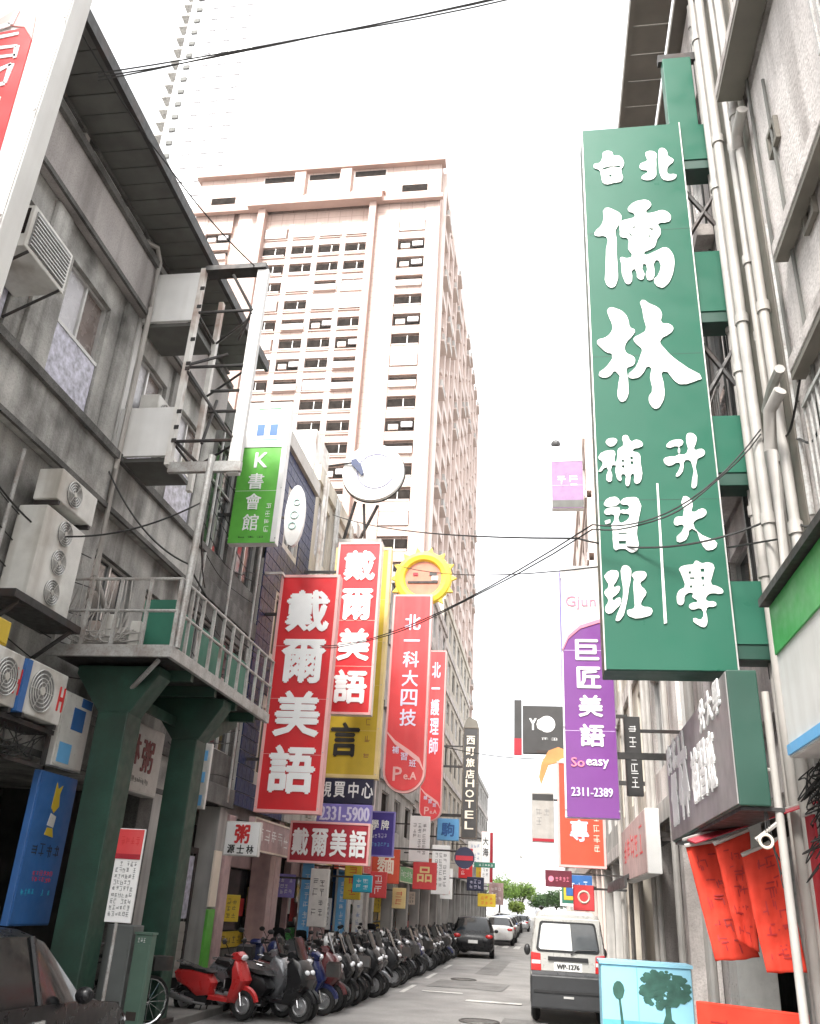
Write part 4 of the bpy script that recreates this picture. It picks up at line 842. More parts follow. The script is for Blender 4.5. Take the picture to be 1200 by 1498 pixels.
# outlines of the brush characters on the green sign, in centimetres
BRUSH=[[[(-38,729),(-27,728),(-25,721),(-18,720),(-12,709),(-13,700),(-16,695),(-16,674),(-27,671),(-39,670),(-43,684),(-45,696),(-52,701),(-51,708),(-45,709),(-40,719)],[(-42,696),(-26,700),(-17,698),(-16,700),(-25,702),(-42,698)],[(-32,687),(-29,686),(-29,682),(-33,682)]],
[[(19,723),(31,721),(31,708),(30,692),(26,674),(11,674),(10,678),(19,688),(10,692),(10,702),(19,707),(18,716)],[(37,727),(41,728),(46,722),(47,713),(54,704),(46,694),(44,687),(45,680),(55,678),(55,674),(52,670),(39,670),(35,678),(34,699),(35,719)]],
[[(-40,627),(-28,622),(-21,615),(-20,607),(-24,597),(-29,586),(-28,574),(-29,548),(-29,522),(-31,502),(-37,494),(-44,500),(-44,523),(-42,557),(-41,578),(-55,581),(-55,587),(-47,597),(-43,609)],[(-10,626),(10,637),(18,633),(19,626),(12,615),(21,614),(33,617),(41,611),(43,604),(40,597),(26,594),(28,587),(28,577),(23,568),(19,556),(5,545),(20,549),(33,554),(40,545),(42,534),(40,517),(36,504),(30,494),(23,490),(15,503),(20,509),(23,533),(19,534),(16,510),(12,503),(7,504),(7,528),(3,529),(2,505),(-4,506),(-6,518),(-9,522),(-12,504),(-17,498),(-22,506),(-24,533),(-24,542),(-17,540),(-10,543),(-14,555),(-14,573),(-22,576),(-23,586),(-21,602),(-14,605),(-3,609),(-4,615),(-10,619)],[(-10,589),(-2,594),(-3,590)],[(-12,585),(-11,577),(-2,575),(-9,579)],[(12,589),(24,586),(17,584)],[(12,578),(16,574),(14,571)]],
[[(-43,462),(-32,460),(-24,453),(-20,443),(-18,431),(-13,427),(-16,419),(-25,407),(-25,394),(-17,388),(-15,383),(-18,375),(-25,372),(-25,359),(-25,345),(-26,333),(-33,324),(-37,328),(-38,338),(-39,368),(-45,362),(-51,359),(-59,363),(-49,375),(-42,393),(-47,395),(-54,402),(-59,413),(-48,418),(-40,429),(-40,438),(-43,449)],[(-2,472),(7,466),(18,458),(21,449),(20,436),(28,434),(33,428),(30,421),(16,409),(21,397),(30,384),(46,368),(60,353),(56,351),(35,346),(29,351),(17,365),(16,349),(16,332),(12,320),(5,313),(0,317),(-2,330),(2,337),(1,357),(1,373),(-7,363),(-14,357),(-24,359),(-15,372),(-8,390),(-6,398),(-12,406),(-15,414),(-7,420),(0,426),(-1,443),(-2,458)]],
[[(-54,272),(-48,275),(-42,273),(-43,268),(-49,264),(-54,268)],[(-64,250),(-49,259),(-45,257),(-46,246),(-44,240),(-49,239),(-50,220),(-53,218),(-56,221),(-55,237),(-64,231),(-63,234),(-59,243)],[(-35,277),(-30,278),(-26,270),(-20,272),(-13,267),(-14,263),(-25,258),(-18,254),(-17,242),(-17,221),(-22,215),(-25,217),(-25,227),(-27,228),(-30,217),(-33,212),(-35,217),(-35,227),(-39,227),(-40,219),(-44,222),(-42,253),(-41,260),(-35,265)],[(-38,246),(-35,246),(-35,243),(-38,243)],[(-38,239),(-35,239),(-35,235),(-38,236)],[(-28,250),(-25,250),(-25,246),(-28,246)],[(-28,244),(-25,244),(-25,239),(-28,240)]],
[[(-60,191),(-48,199),(-43,195),(-43,191),(-52,187),(-59,188)],[(-60,181),(-48,186),(-43,185),(-44,167),(-37,169),(-34,172),(-33,177),(-42,179),(-42,182),(-34,183),(-33,188),(-41,190),(-41,194),(-30,198),(-22,196),(-24,167),(-26,153),(-26,135),(-33,131),(-39,135),(-47,135),(-50,134),(-52,142),(-52,158),(-53,164),(-50,169),(-50,177),(-58,177)],[(-60,169),(-54,171),(-54,167),(-59,165)],[(-46,145),(-38,145),(-38,141),(-46,141)],[(-46,155),(-36,155),(-37,153),(-46,153)]],
[[(-63,104),(-50,110),(-48,106),(-51,97),(-54,91),(-48,92),(-49,85),(-56,76),(-48,79),(-47,74),(-52,67),(-61,61),(-64,66),(-60,76),(-64,85),(-59,92),(-62,100)],[(-44,114),(-40,116),(-35,112),(-35,104),(-38,89),(-42,70),(-48,55),(-53,53),(-53,56),(-46,74),(-44,89),(-45,101)],[(-34,105),(-23,109),(-19,107),(-20,101),(-26,95),(-20,85),(-25,76),(-26,70),(-16,67),(-16,61),(-21,58),(-39,58),(-41,64),(-34,67),(-33,77),(-33,86),(-33,95),(-32,100)]],
[[(14,265),(27,271),(32,269),(31,264),(27,261),(27,252),(35,253),(36,273),(39,279),(47,275),(46,265),(44,257),(52,258),(55,254),(53,249),(46,245),(43,213),(39,208),(37,210),(39,242),(33,244),(29,230),(22,223),(21,224),(25,232),(26,241),(14,237),(9,245),(12,248),(26,251),(26,262),(14,261)]],
[[(27,198),(35,194),(36,186),(35,179),(46,183),(50,180),(48,174),(38,169),(35,164),(43,151),(58,141),(48,133),(43,138),(33,159),(26,146),(16,144),(25,161),(23,164),(16,163),(15,169),(18,173),(25,174)]],
[[(16,112),(24,116),(31,117),(34,121),(40,118),(46,119),(52,116),(50,105),(48,94),(53,92),(59,87),(58,84),(47,84),(42,81),(41,76),(50,74),(50,70),(41,68),(40,53),(37,47),(32,48),(26,56),(34,55),(35,67),(25,66),(23,70),(26,73),(32,75),(27,80),(28,84),(20,82),(17,72),(13,71),(11,77),(14,87),(20,91),(19,101),(17,108)],[(26,109),(28,109),(28,106),(25,106)],[(26,102),(31,102),(31,100),(26,100)],[(26,93),(28,93),(28,90),(25,90)],[(38,112),(42,112),(42,108),(38,108)],[(38,103),(41,103),(41,99),(38,99)],[(39,94),(41,94),(40,92),(38,92)]],
[[(-1,215),(1,215),(-1,51),(-4,50)]]]
# ------------------------------------------------------------------ right: pale stained house with pipes
RW = 2.4
HR = thing('pipe_clad_house', 'pale stained house with many pipes behind the big green sign', 'building', (RW, 13.5, 0), -90)
def RX(y): return 13.5 - y
L = 16.5
rw = [(RX(c) - .7, RX(c) + .7, 'slide') for c in (12.2, 10.2, 4.6, 2.4, .2, -1.8)]
facade(HR, L, 9, [(3.6, 3.9, 4.9, 6.1, rw), (6.5, 6.75, 8.5, 9.9, rw), (10.4, 10.6, 11.6, 13.2, rw)], plaster_pale, None, 15.0)
for z, ye, pr in ((6.4, 6.95, .16), (7.7, 6.9, .16), (10.6, 7.5, .32), (13.2, 7.5, .2)):
    e = RX(ye)
    lo = B('ledge', plaster_pale, HR, e, L, -pr, -.003, z, z + .14, bevel=.01); B('drip_trim', soffit_brown, lo, e, L, -pr + .01, -.03, z - .07, z - .002)
for z in (6.6, 10.35): B('ledge', plaster_pale, HR, 0, RX(9.5), -.25, -.003, z, z + .2, bevel=.01)
for i, (y, r, off) in enumerate(((8.75, .055, .12), (8.42, .06, .11), (7.95, .04, .09), (7.62, .05, .10), (9.05, .025, .06), (9.2, .03, .06), (8.12, .022, .05), (7.8, .02, .05))):
    pp = MB().cyl((RX(y), -off, .2), (RX(y), -off, 14.6), r, n=12).build('drain_pipe', pvc, HR, True)
    cl = MB().cyl((0, 0, 0), (0, 0, .12), r + .018, n=12).mesh('collar', pvc, True)
    for z in (5.1, 7.6, 10.4, 13.2): link('collar', cl, pp, (RX(y), -off, z + .45 * (i % 3)))
MB().tube([(RX(7.62), -.12, 9.9), (RX(7.5), -.14, 10.02), (RX(7.2), -.14, 10.05)], .06, 10).build('elbow_pipe', pvc, HR, True)
MB().tube([(RX(7.95), -.12, 6.62), (RX(7.5), -.16, 6.62), (RX(7.2), -.16, 6.62)], .05, 8).build('elbow_pipe', pvc, HR, True)
MB().tube([(RX(7.15), -.2, 6.35), (RX(7.35), -.26, 6.25), (RX(7.5), -.26, 5.9), (RX(7.55), -.24, 4.6)], .06, 10).build('elbow_pipe', pvc, HR, True)
for k in range(8):
    y = 8.9 + k * .07; MB().tube([(RX(y), -.04, 4.2), (RX(y + .05), -.05, 7), (RX(y - .03), -.05, 10), (RX(y), -.04, 14)], .012, 4).build('wall_cable', cable_m, HR)
for (y, z) in ((6.9, 8.95), (6.35, 7.45), (6.7, 10.9)): B('vent_frame', soffit_brown, HR, RX(y), RX(y) + .3, -.05, -.004, z, z + .05, RX(y), RX(y) + .3, -.05, -.004, z + .25, z + .3, RX(y), RX(y) + .05, -.05, -.004, z + .051, z + .249, RX(y) + .25, RX(y) + .3, -.05, -.004, z + .051, z + .249)
bs = MB().box(0, .5, -.82, -.26, 0, .04).mesh('soffit_board', soffit_brown)
for k in range(16): link('soffit_board', bs, HR, (k * .52 - 3, 0, 15.0 + .006 * (k % 2)))
B('eave_fascia', soffit_brown, HR, -3, 5.4, -.9, -.825, 14.95, 15.16)
B('roof_slab', soffit_brown, HR, 0, L, -.2, 9, 15.06, 15.2)
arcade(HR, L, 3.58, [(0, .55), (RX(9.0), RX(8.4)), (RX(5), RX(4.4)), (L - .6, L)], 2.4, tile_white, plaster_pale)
B('ceiling_beam', plaster_pale, HR, 0, L, .02, .5, 3.1, 3.578)
roller(HR, .6, 2.4, .7, .14, 2.9)
B('door_leaf', white_paint, HR, 2.6, 3.5, .7, .76, .14, 2.4, bevel=.01)
B('green_window', green_board, HR, 3.7, 4.9, .72, .76, .9, 2.2); B('window_frame', alu, HR, 3.6, 3.7, .68, .76, .8, 2.3, 4.9, 5.0, .68, .76, .8, 2.3)
w_ = MB()
for k in range(150):                                      # nest of cables under the canopy
    y = rnd.uniform(6.2, 8.0); z = rnd.uniform(2.4, 3.1)
    w_.tube(smooth([(RX(y), -.06 - rnd.random() * .2, z), (RX(y + rnd.uniform(-.15, .15)), -.14 - rnd.random() * .2, z - rnd.uniform(.05, .25)), (RX(y + rnd.uniform(-.3, .3)), -.16, z - rnd.uniform(.0, .1)), (RX(y + rnd.uniform(-.4, .4)), -.08, z + rnd.uniform(-.25, .2))], 5), .006, 4)
w_.build('cable_tangle', cable_m, HR)
B('pipe_backing', soffit_brown, HR, RX(9.35), RX(7.5), -.02, -.004, 4.0, 14.8)  # dark strip laid on the wall behind the pipes, sets them off
for k in range(26):                                      # thin conduits, ties and stray lines over the wall
    y = rnd.choice([rnd.uniform(7.3, 9.4), rnd.uniform(5.2, 12.8)]); z0 = rnd.uniform(3.8, 8); z1 = z0 + rnd.uniform(2, 6)
    if k % 4 == 3: MB().tube(smooth([(RX(y), -.05, z0), (RX(y - .6), -.08, z0 - .3), (RX(y - 1.4), -.05, z0 + rnd.uniform(-.2, .4))]), .012, 4).build('wall_cable', cable_m, HR)
    else: MB().cyl((RX(y), -.035, z0), (RX(y + rnd.uniform(-.06, .06)), -.035, min(z1, 14.5)), rnd.uniform(.012, .03), n=6).build('conduit', rnd.choice([pvc, steel_grey, soffit, cable_m]), HR)
for (y, z, w, h) in ((5.2, 8.3, 1.0, 1.5), (6.9, 4.9, .8, 1.1), (11.2, 7.2, 1.3, 1.0)):   # barred window cages
    cg = B('window_cage', steel_grey, HR, RX(y), RX(y) + w, -.12, -.08, z, z + .04); B('top_rail', steel_grey, cg, RX(y), RX(y) + w, -.12, -.08, z + h, z + h + .04)
    br_ = MB().box(0, .02, -.11, -.09, 0, h).mesh('bar', steel_grey)
    for k in range(int(w / .12) + 1): link('bar', br_, cg, (RX(y) + k * .12, 0, z + .04))
    B('backing', glass, cg, RX(y) + .03, RX(y) + w - .03, -.03, -.004, z + .05, z + h)
# next houses on the right
def right_house(label, ya, yb, x, top, z0, n, nb, ww, kinds, wm, bm, seed, depth=10):
    t = thing('row_house', label, 'building', (x, yb, 0), -90); Ln = yb - ya - .02; fh = (top - z0) / n
    facade(t, Ln, depth, ladder(z0, n, fh, bays(Ln, nb, ww, kinds, seed), band=.4, sill=.7), wm, bm, top, seed=seed)
    B('parapet', wm, t, -.03, Ln + .01, -.12, .12, top + .003, top + .5, bevel=.01); B('roof_slab', concrete_dark, t, .1, Ln - .1, .13, depth, top + .003, top + .1)
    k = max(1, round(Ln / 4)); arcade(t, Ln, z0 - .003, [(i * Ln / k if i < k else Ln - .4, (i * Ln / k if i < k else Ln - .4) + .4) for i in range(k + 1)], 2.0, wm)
    for i in range(k): roller(t, i * Ln / k + .5, (i + 1) * Ln / k - .1, .5, .14, 2.6, (shutter_m, pvc)[i % 2])
    return t
t = right_house('streaked pale house behind the purple school sign', 13.55, 21, 2.4, 10.6, 3.6, 2, 2, 1.7, ['slide', 'pale', 'dark'], plaster_pale, plaster_grey, 31)
for x in (.6, 1.5, 4.2, 6.9, 7.1): MB().cyl((x, -.14, .2), (x, -.14, 10.5), .06, n=8).build('drain_pipe', pvc, t, True)
t = right_house('cream house behind the orange hanging sign', 21.05, 30, 2.45, 11.5, 3.6, 2, 3, 1.6, ['slide', 'pale', 'dark'], plaster_cream, plaster_pale, 32)
for x in (.5, 3.4, 6.2): MB().cyl((x, -.14, .2), (x, -.14, 11), .06, n=8).build('drain_pipe', pvc, t, True)
t = right_house('grey house near the dark square sign', 30.05, 40, 2.4, 12, 3.6, 2, 3, 1.8, ['slide', 'pale', 'dark'], plaster_grey, plaster_pale, 33)
t = right_house('tall white block with a mauve banner at its corner', 40.05, 66, 2.3, 24.5, 4, 6, 7, 2.0, ['slide', 'pale', 'pale', 'dark'], pink_white, pink_white, 34, 12)
t = right_house('far pale block on the right near the crossing', 66.05, 118, 2.4, 15, 4, 4, 12, 2.0, ['slide', 'pale', 'dark'], plaster_pale, plaster_pale, 35, 14)

# ------------------------------------------------------------------ the big green sign
GS = thing('cram_school_sign', 'huge dark green vertical sign with white brush characters', 'sign', (1.3, 9.0, 4.17), 0)
gq = MB().box(-.67, .67, 0, .42, 0, 7.75); gq.build('box', green_deep, GS, bevel=.012)
B('face', green_sign, GS, -.655, .655, -.012, -.0005, .012, 7.738)
for z in (1.95, 3.9, 5.85): B('seam', green_deep, GS, -.654, .654, -.0135, -.0121, z, z + .006)
B('edge_trim', alu, GS, -.67, -.656, -.02, -.0005, 0, 7.75, .656, .67, -.02, -.0005, 0, 7.75)
def inside(p, poly):
    r = False
    for (x1, y1), (x2, y2) in zip(poly, poly[1:] + poly[:1]):
        if (y1 > p[1]) != (y2 > p[1]) and p[0] < (x2 - x1) * (p[1] - y1) / (y2 - y1) + x1: r = not r
    return r
for pl in BRUSH:
    outer = []
    for p in pl:
        host = [o for o in outer if inside(p[0], o[0])]
        if host: host[0].append(p)
        else: outer.append([p])
    q = MB()
    for i, grp in enumerate(outer):
        c = bpy.data.curves.new('character', 'CURVE'); c.dimensions = '2D'; c.fill_mode = 'BOTH'; c.extrude = .006
        for p in grp:
            s = c.splines.new('BEZIER' if len(p) > 4 else 'POLY')
            if s.type == 'BEZIER':
                s.bezier_points.add(len(p) - 1)
                for bp, (x, y) in zip(s.bezier_points, p): bp.co = (x / 100, y / 100, 0); bp.handle_left_type = bp.handle_right_type = 'AUTO'
                s.resolution_u = 3
            else:
                s.points.add(len(p) - 1)
                for bp, (x, y) in zip(s.points, p): bp.co = (x / 100, y / 100, 0, 1)
            s.use_cyclic_u = True
        co = bpy.data.objects.new('character', c); col.objects.link(co); bpy.context.view_layer.update()
        me = bpy.data.meshes.new_from_object(co.evaluated_get(bpy.context.evaluated_depsgraph_get())); bpy.data.objects.remove(co)
        q.add([(v.co.x, -v.co.z - .001 * i, v.co.y) for v in me.vertices], [tuple(f.vertices) for f in me.polygons])
    q.build('character' if len(pl[0]) > 4 else 'divider', letter_white, GS, loc=(0, -.022, 0))
for z0, z1 in ((.15, 1.0), (2.15, 3.05), (4.4, 5.5), (6.95, 7.75)):       # arms back to the wall
    a = B('wall_arm', green_deep, GS, .672, 1.1, .06, .36, z0, z1, bevel=.008); B('arm_plate', green_sign, a, .673, 1.1, .045, .0595, z0 + .16, z1)
B('top_fin', green_sign, GS, .55, .95, .1, .3, 7.752, 9.2, bevel=.01)
B('top_strut', steel_dark, GS, .5, 1.12, .15, .25, 9.202, 9.35)
for z in (3.4, 5.9): MB().cyl((.68, .2, z), (1.1, .2, z + .75), .035, n=6).cyl((.68, .2, z + .8), (1.1, .2, z + .05), .035, n=6).build('brace', steel_dark, GS)
# grey box sign below it
t = board('grey_box_sign', 'long grey box sign with pale brush characters under the green sign', (1.56, 9.68, 2.72), -90, 4.1, 1.12, .25, grey_sign, green_deep, tw=.03)
# brush strokes on the long side, read from the street
for (u, z, w, h) in ((-1.55, .62, .5, .5), (-.75, .72, .62, .85), (.05, .62, .4, .5), (.55, .62, .36, .42), (1.0, .62, .36, .42), (1.5, .7, .3, .4)): pass
for i, (ch, u, z, w, h) in enumerate((('台', -1.72, .95, .34, .34), ('北', -1.3, .95, .34, .34), ('儒', -1.5, .45, .5, .56), ('林', -.7, .62, .72, .86), ('補', .1, .5, .4, .5), ('習', .58, .5, .4, .5), ('班', 1.06, .5, .4, .5), ('升', .8, .98, .3, .28), ('大', 1.2, .98, .3, .28), ('學', 1.6, .98, .3, .28))): text(t, ch, u, z, w, h, -.02, letter_white, bold=.04)
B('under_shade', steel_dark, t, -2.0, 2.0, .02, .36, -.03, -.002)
# green, white and blue canopy sign above the near shop
t = board('canopy_sign', 'long green white and blue fascia sign above the near shop', (2.0, 4.55, 3.1), -90, 6.1, 1.3, .22, white_paint, white_paint, tw=.01)
B('green_band', green_bright, t, -3.04, 3.04, -.03, -.013, .86, 1.29); B('blue_band', blue_sky_paint, t, -3.04, 3.04, -.03, -.013, .02, .1)
B('top_rail', steel_dark, t, -3.1, 3.1, -.1, .2, 1.31, 1.38); B('support', steel_dark, t, -3.0, -2.9, .23, .4, .2, .3, 2.0, 2.1, .23, .4, .2, .3)
# slim grey pole with conduit in front of the shop
t = thing('conduit_pole', 'thin pale conduit pole rising beside the canopy sign', 'pole', (1.88, 7.72, .12), 0)
MB().cyl((0, 0, 0), (0, 0, 3.55), .035, n=10).build('pipe', pvc, t, True); MB().cyl((0, 0, 2.5), (-.2, .02, 2.35), .018, n=6).cyl((0, 0, 2.9), (-.12, .02, 2.9), .018, n=6).build('stub', pvc, t); MB().torus((-.13, -.02, 2.34), (0, 1, 0), .05, .012, 16, 6).build('cable_loop', cream_trim, t)
for k in range(3): MB().tube([(-.1 - .02 * k, .05, 3.6), (-.14 + .02 * k, .0, 3.0), (-.08 - .02 * k, .0, 2.4), (-.03, .03, 2.0 + .1 * k)], .006, 4).build('loose_cable', cable_m, t)

# ------------------------------------------------------------------ red cloth banners before the shop
def drape(label, a, b, c, d, seed, dim=None):
    """a hanging cloth between four corners (top far, top near, bottom near, bottom far)"""
    t = thing('red_banner', label, 'banner', ((a[0] + b[0]) / 2, (a[1] + b[1]) / 2, a[2]), 0, 'red cloth banners'); o = Vector(t.location)
    a, b, c, d = (Vector(p) - o for p in (a, b, c, d)); r = random.Random(seed); n = 36; m = 18; vs_ = []
    nrm = (b - a).cross(d - a).normalized()
    for i in range(n + 1):
        for j in range(m + 1):
            u, v = j / m, i / n
            p = (a * (1 - u) + b * u) * (1 - v) + (d * (1 - u) + c * u) * v
            vs_.append(p + nrm * (.016 * math.sin(u * 7 + v * 3 + seed) * (.2 + v) + .03 * math.sin(v * 4 + seed) + .008 * math.sin(u * 19 + v * 8) + .006 * math.sin(v * 31 + u * 5)))
    q = MB(); q.add(vs_, [(i * (m + 1) + j, i * (m + 1) + j + 1, (i + 1) * (m + 1) + j + 1, (i + 1) * (m + 1) + j) for i in range(n) for j in range(m)])
    o2 = q.build('cloth', banner_red, t, True); sm = o2.modifiers.new('thickness', 'SOLIDIFY'); sm.thickness = .006
    # big blurred characters printed down the cloth
    g_ = MB()
    def at(u, v): 
        return (a * (1 - u) + b * u) * (1 - v) + (d * (1 - u) + c * u) * v + nrm * (.016 * math.sin(u * 7 + v * 3 + seed) * (.2 + v) + .03 * math.sin(v * 4 + seed) + .008 * math.sin(u * 19 + v * 8) + .006 * math.sin(v * 31 + u * 5))
    for k in range(5):
        for s in range(7):
            u0, v0 = .2 + r.random() * .5, .1 + k * .175 + r.random() * .1
            du, dv = ((.1 + r.random() * .15, .012) if r.random() < .6 else (.03, .04 + r.random() * .04))
            for sd_ in (1,):
                off = nrm * .012
                for sgn in (1, -1): g_.add([at(u0, v0) + off * sgn, at(u0 + du, v0) + off * sgn, at(u0 + du, v0 + dv) + off * sgn, at(u0, v0 + dv) + off * sgn], [(0, 1, 2, 3)])
    g_.build('print', banner_ink, t)
    MB().cyl(a, b, .02, n=6).build('rod', pvc, t)
    return t
banner_red = mat('red_cloth', (.56, .05, .03), .85, var=.16, scale=5, spec=.1)
bn = banner_red.node_tree.nodes['Principled BSDF']; bn.inputs['Subsurface Weight'].default_value = 0.0
banner_ink = mat('dark_red_print', (.33, .015, .015), .75, var=.15)
drape('red cloth banner hanging nearest the shuttered doorway', (1.44, 9.95, 2.56), (1.76, 9.85, 2.62), (1.99, 9.5, 1.56), (1.60, 9.6, 1.50), 1)
drape('dim red cloth banner hanging between two others', (1.62, 9.3, 2.54), (1.94, 9.2, 2.68), (1.88, 9.0, 1.62), (1.72, 9.05, 1.70), 2)
drape('bright red cloth banner hanging beside the conduit pole', (1.72, 8.55, 2.40), (2.06, 8.45, 2.56), (2.07, 8.25, 1.52), (1.77, 8.3, 1.50), 3)
t = thing('red_awning', 'dark red awning cloth sagging above the banners', 'awning', (1.9, 9.2, 2.6), 0)
MB().rings([[(-.42 + .9 * u, .85 - 1.7 * u + .02, .02 + .24 * u), (-.42 + .9 * u, .3 - 1.2 * u, -.05 + .30 * u), (-.42 + .9 * u, .3 - 1.2 * u, -.04 + .30 * u), (-.42 + .9 * u, .87 - 1.7 * u, .04 + .24 * u)] for u in (0, .25, .5, .75, 1)]).build('cloth', red_deep, t, True); MB().cyl((-.45, .9, .03), (.5, -.85, .28), .018, n=6).build('rod', pvc, t)
t = thing('red_hanging_strip', 'narrow dark red strip hanging behind the conduit pole', 'banner', (2.2, 8.0, 1.5), -90); B('cloth', red_deep, t, -.12, .12, -.02, .0, 0, 1.2); B('rod', pvc, t, -.15, .15, -.025, .005, 1.2, 1.23)
t = board('red_floor_sign', 'low red board with dark red print below the banners', (1.62, 8.4, .55), -38, .95, .68, .06, banner_red, banner_red); marks(t, -.4, .4, .08, .6, -.013, banner_ink, 3, 3, seed=70)
B('leg', steel_dark, t, -.4, -.36, .0, .05, -.43, 0, .36, .4, .0, .05, -.43, 0)
# painted utility box
t = thing('utility_box', 'utility box painted with a tree against a pale blue sky', 'utility box', (1.17, 12.0, .12), 0)
mural = mat('mural_sky', (.30, .62, .78), .5, var=.06, scale=2); mural_dk = mat('mural_tree', (.035, .11, .085), .5, var=.3, scale=8); mural_sea = mat('mural_water', (.12, .42, .52), .5, var=.2, scale=6)
B('body', mural, t, -.53, .53, 0, .55, 0, 1.2, bevel=.012); B('plinth', plaster_grey, t, -.5, .5, .03, .52, -.1, -.002)
B('lid', mural, t, -.55, .55, -.02, .57, 1.203, 1.24); B('door_gap', mural_sea, t, -.11, -.104, -.004, -.001, .05, 1.18)
B('painted_water', mural_sea, t, -.525, .525, -.003, -.0005, .02, .62)
cr = MB(); r2 = random.Random(8)
for k in range(150): 
    a = r2.uniform(0, 6.28); rr = math.sqrt(r2.random()); cx, cz = .2 + .28 * rr * math.cos(a), .97 + .19 * rr * math.sin(a); s_ = r2.uniform(.02, .06)
    cr.prism([(cx + s_ * math.cos(i), cz + s_ * .7 * math.sin(i)) for i in range(6)], -.003 - .00004 * k, -.001)
cr.build('painted_crown', mural_dk, t)
MB().prism([(.2, .85), (.26, .85), (.27, .66), (.36, .58), (.52, .5), (.06, .5), (.16, .6), (.2, .7)], -.005, -.001).build('painted_trunk', mural_dk, t)
MB().prism([(-.33 + .07 * math.cos(i * .6), .93 + .1 * math.sin(i * .6)) for i in range(10)], -.005, -.001).build('painted_leaf', mural_dk, t)
MB().prism([(-.335, .84), (-.31, .84), (-.27, .45), (-.31, .45)], -.005, -.001).build('painted_stem', mural_dk, t)
MB().prism([(-.4, .45), (-.2, .45), (-.12, .3), (-.5, .3)], -.0065, -.0055).build('painted_mound', mural_dk, t)

# ------------------------------------------------------------------ right signs
t = board('english_school_sign', 'tall purple sign with white characters behind the huge green sign', (.71, 14.0, 3.18), 0, .82, 3.98, .16, purple_sign, purple_trim, tw=.02)
MB().prism([(-.4, 3.97), (.4, 3.97), (.4, 3.12), (.2, 3.1), (-.1, 3.0), (-.3, 2.82), (-.4, 2.6)], -.02, -.013).build('white_head', white_paint, t)
sw = MB(); arc = [(-.4, 2.6), (-.3, 2.82), (-.1, 3.0), (.2, 3.1), (.4, 3.12)]
sw.rings([[(x, -.024, z - .03), (x, -.024, z + .03), (x, -.0205, z + .03), (x, -.0205, z - .03)] for x, z in arc]); sw.build('swoosh', pink_ink, t)
text(t, 'Gjun', -.08, 3.42, .5, .24, -.024, pink_ink, 'lettering', bold=-.01)
column_text(t, '巨匠美語', .0, 2.78, .36, .33, .13, -.02, letter_white, .03, .012)
text(t, 'So', -.2, .82, .2, .14, -.02, pink_ink, 'lettering'); text(t, 'easy', .1, .8, .34, .14, -.02, letter_white, 'lettering', bold=.012); text(t, '2311-2389', .0, .38, .62, .13, -.02, lav_ink, 'lettering', bold=.006)
B('white_edge', letter_white, t, -.41, -.385, -.022, -.0128, .0, 2.6); B('grey_edge', lilac_sign, t, -.425, -.41, -.02, .1, 2.0, 3.98)
B('hook_plate', steel_grey, t, -.4, .4, .02, .1, 3.982, 4.1); B('arm', steel_dark, t, .41, 1.7, .05, .11, 3.2, 3.3, .41, 1.7, .05, .11, .9, 1.0)
t = board('black_side_sign', 'narrow black sign with pale characters beside the purple sign', (1.42, 14.6, 3.6), 0, .26, 1.25, .1, charcoal_sign, tw=.01); marks(t, -.08, .08, .1, 1.15, -.013, letter_white, 5, 1, seed=71); B('arm', steel_dark, t, .13, 1.0, .03, .07, 1.0, 1.05)
t = board('square_dark_sign', 'dark square sign with pale letters and a round emblem', (.02, 26, 6.05), 0, 1.3, 1.4, .15, charcoal_sign, tw=.02)
text(t, 'YO', -.22, .85, .46, .34, -.02, letter_white, 'lettering', bold=.02); MB().cyl((.06, -.02, .86), (.06, -.013, .86), .24, n=24).build('emblem', letter_white, t); marks(t, -.4, .4, .38, .48, -.013, letter_white, 1, 3, seed=72)
B('side_strip', charcoal_sign, t, -.9, -.68, -.05, .1, -.05, 1.55); B('red_end', red_deep, t, -.905, -.675, -.055, .0, -.06, .42); B('arm', steel_dark, t, .66, 2.4, .04, .12, 1.1, 1.2)
t = board('orange_sign', 'tall orange red sign with pink characters below the purple sign', (.84, 22, 2.84), 0, 1.1, 2.4, .3, orange_sign, orange_sign, red_trim, tw=.05)
column_text(t, '補教專', -.05, 2.2, .42, .46, .12, -.02, lav_ink, .03); marks(t, .25, .45, .3, 2.1, -.013, cream_trim, 8, 1, seed=73); B('arm', steel_dark, t, .55, 1.6, .1, .16, 1.9, 2.0)
t = thing('leaf_emblem_sign', 'small orange curled emblem sign between the dark and orange signs', 'sign', (.2, 23, 5.25), 0)
MB().prism([(-.35, -.25), (-.28, .1), (-.1, .4), (.15, .5), (.4, .4), (.45, .1), (.3, -.1), (.1, .1), (-.1, .05), (-.2, -.2), (-.3, -.45)], 0, .1).build('curl', mat('tan_orange', (.62, .27, .09), .5), t); MB().cyl((.3, .0, .05), (.3, -.03, .05), .17, n=16).build('button', cream_trim, t); B('arm', steel_dark, t, -.4, .9, .1, .16, .36, .42)
t = board('grey_hanging_sign', 'pale grey hanging sign with a red foot beyond the orange sign', (-.08, 30, 3.9), 0, .72, 1.55, .12, pvc, tw=.02); B('top_band', charcoal_sign, t, -.34, .34, -.02, -.013, 1.3, 1.5); B('red_foot', red_deep, t, -.34, .34, -.02, -.013, .03, .12); marks(t, -.25, .25, .5, 1.1, -.013, ac_grille, 2, 2, seed=74); B('arm', steel_dark, t, .36, 2.3, .03, .09, 1.3, 1.36)
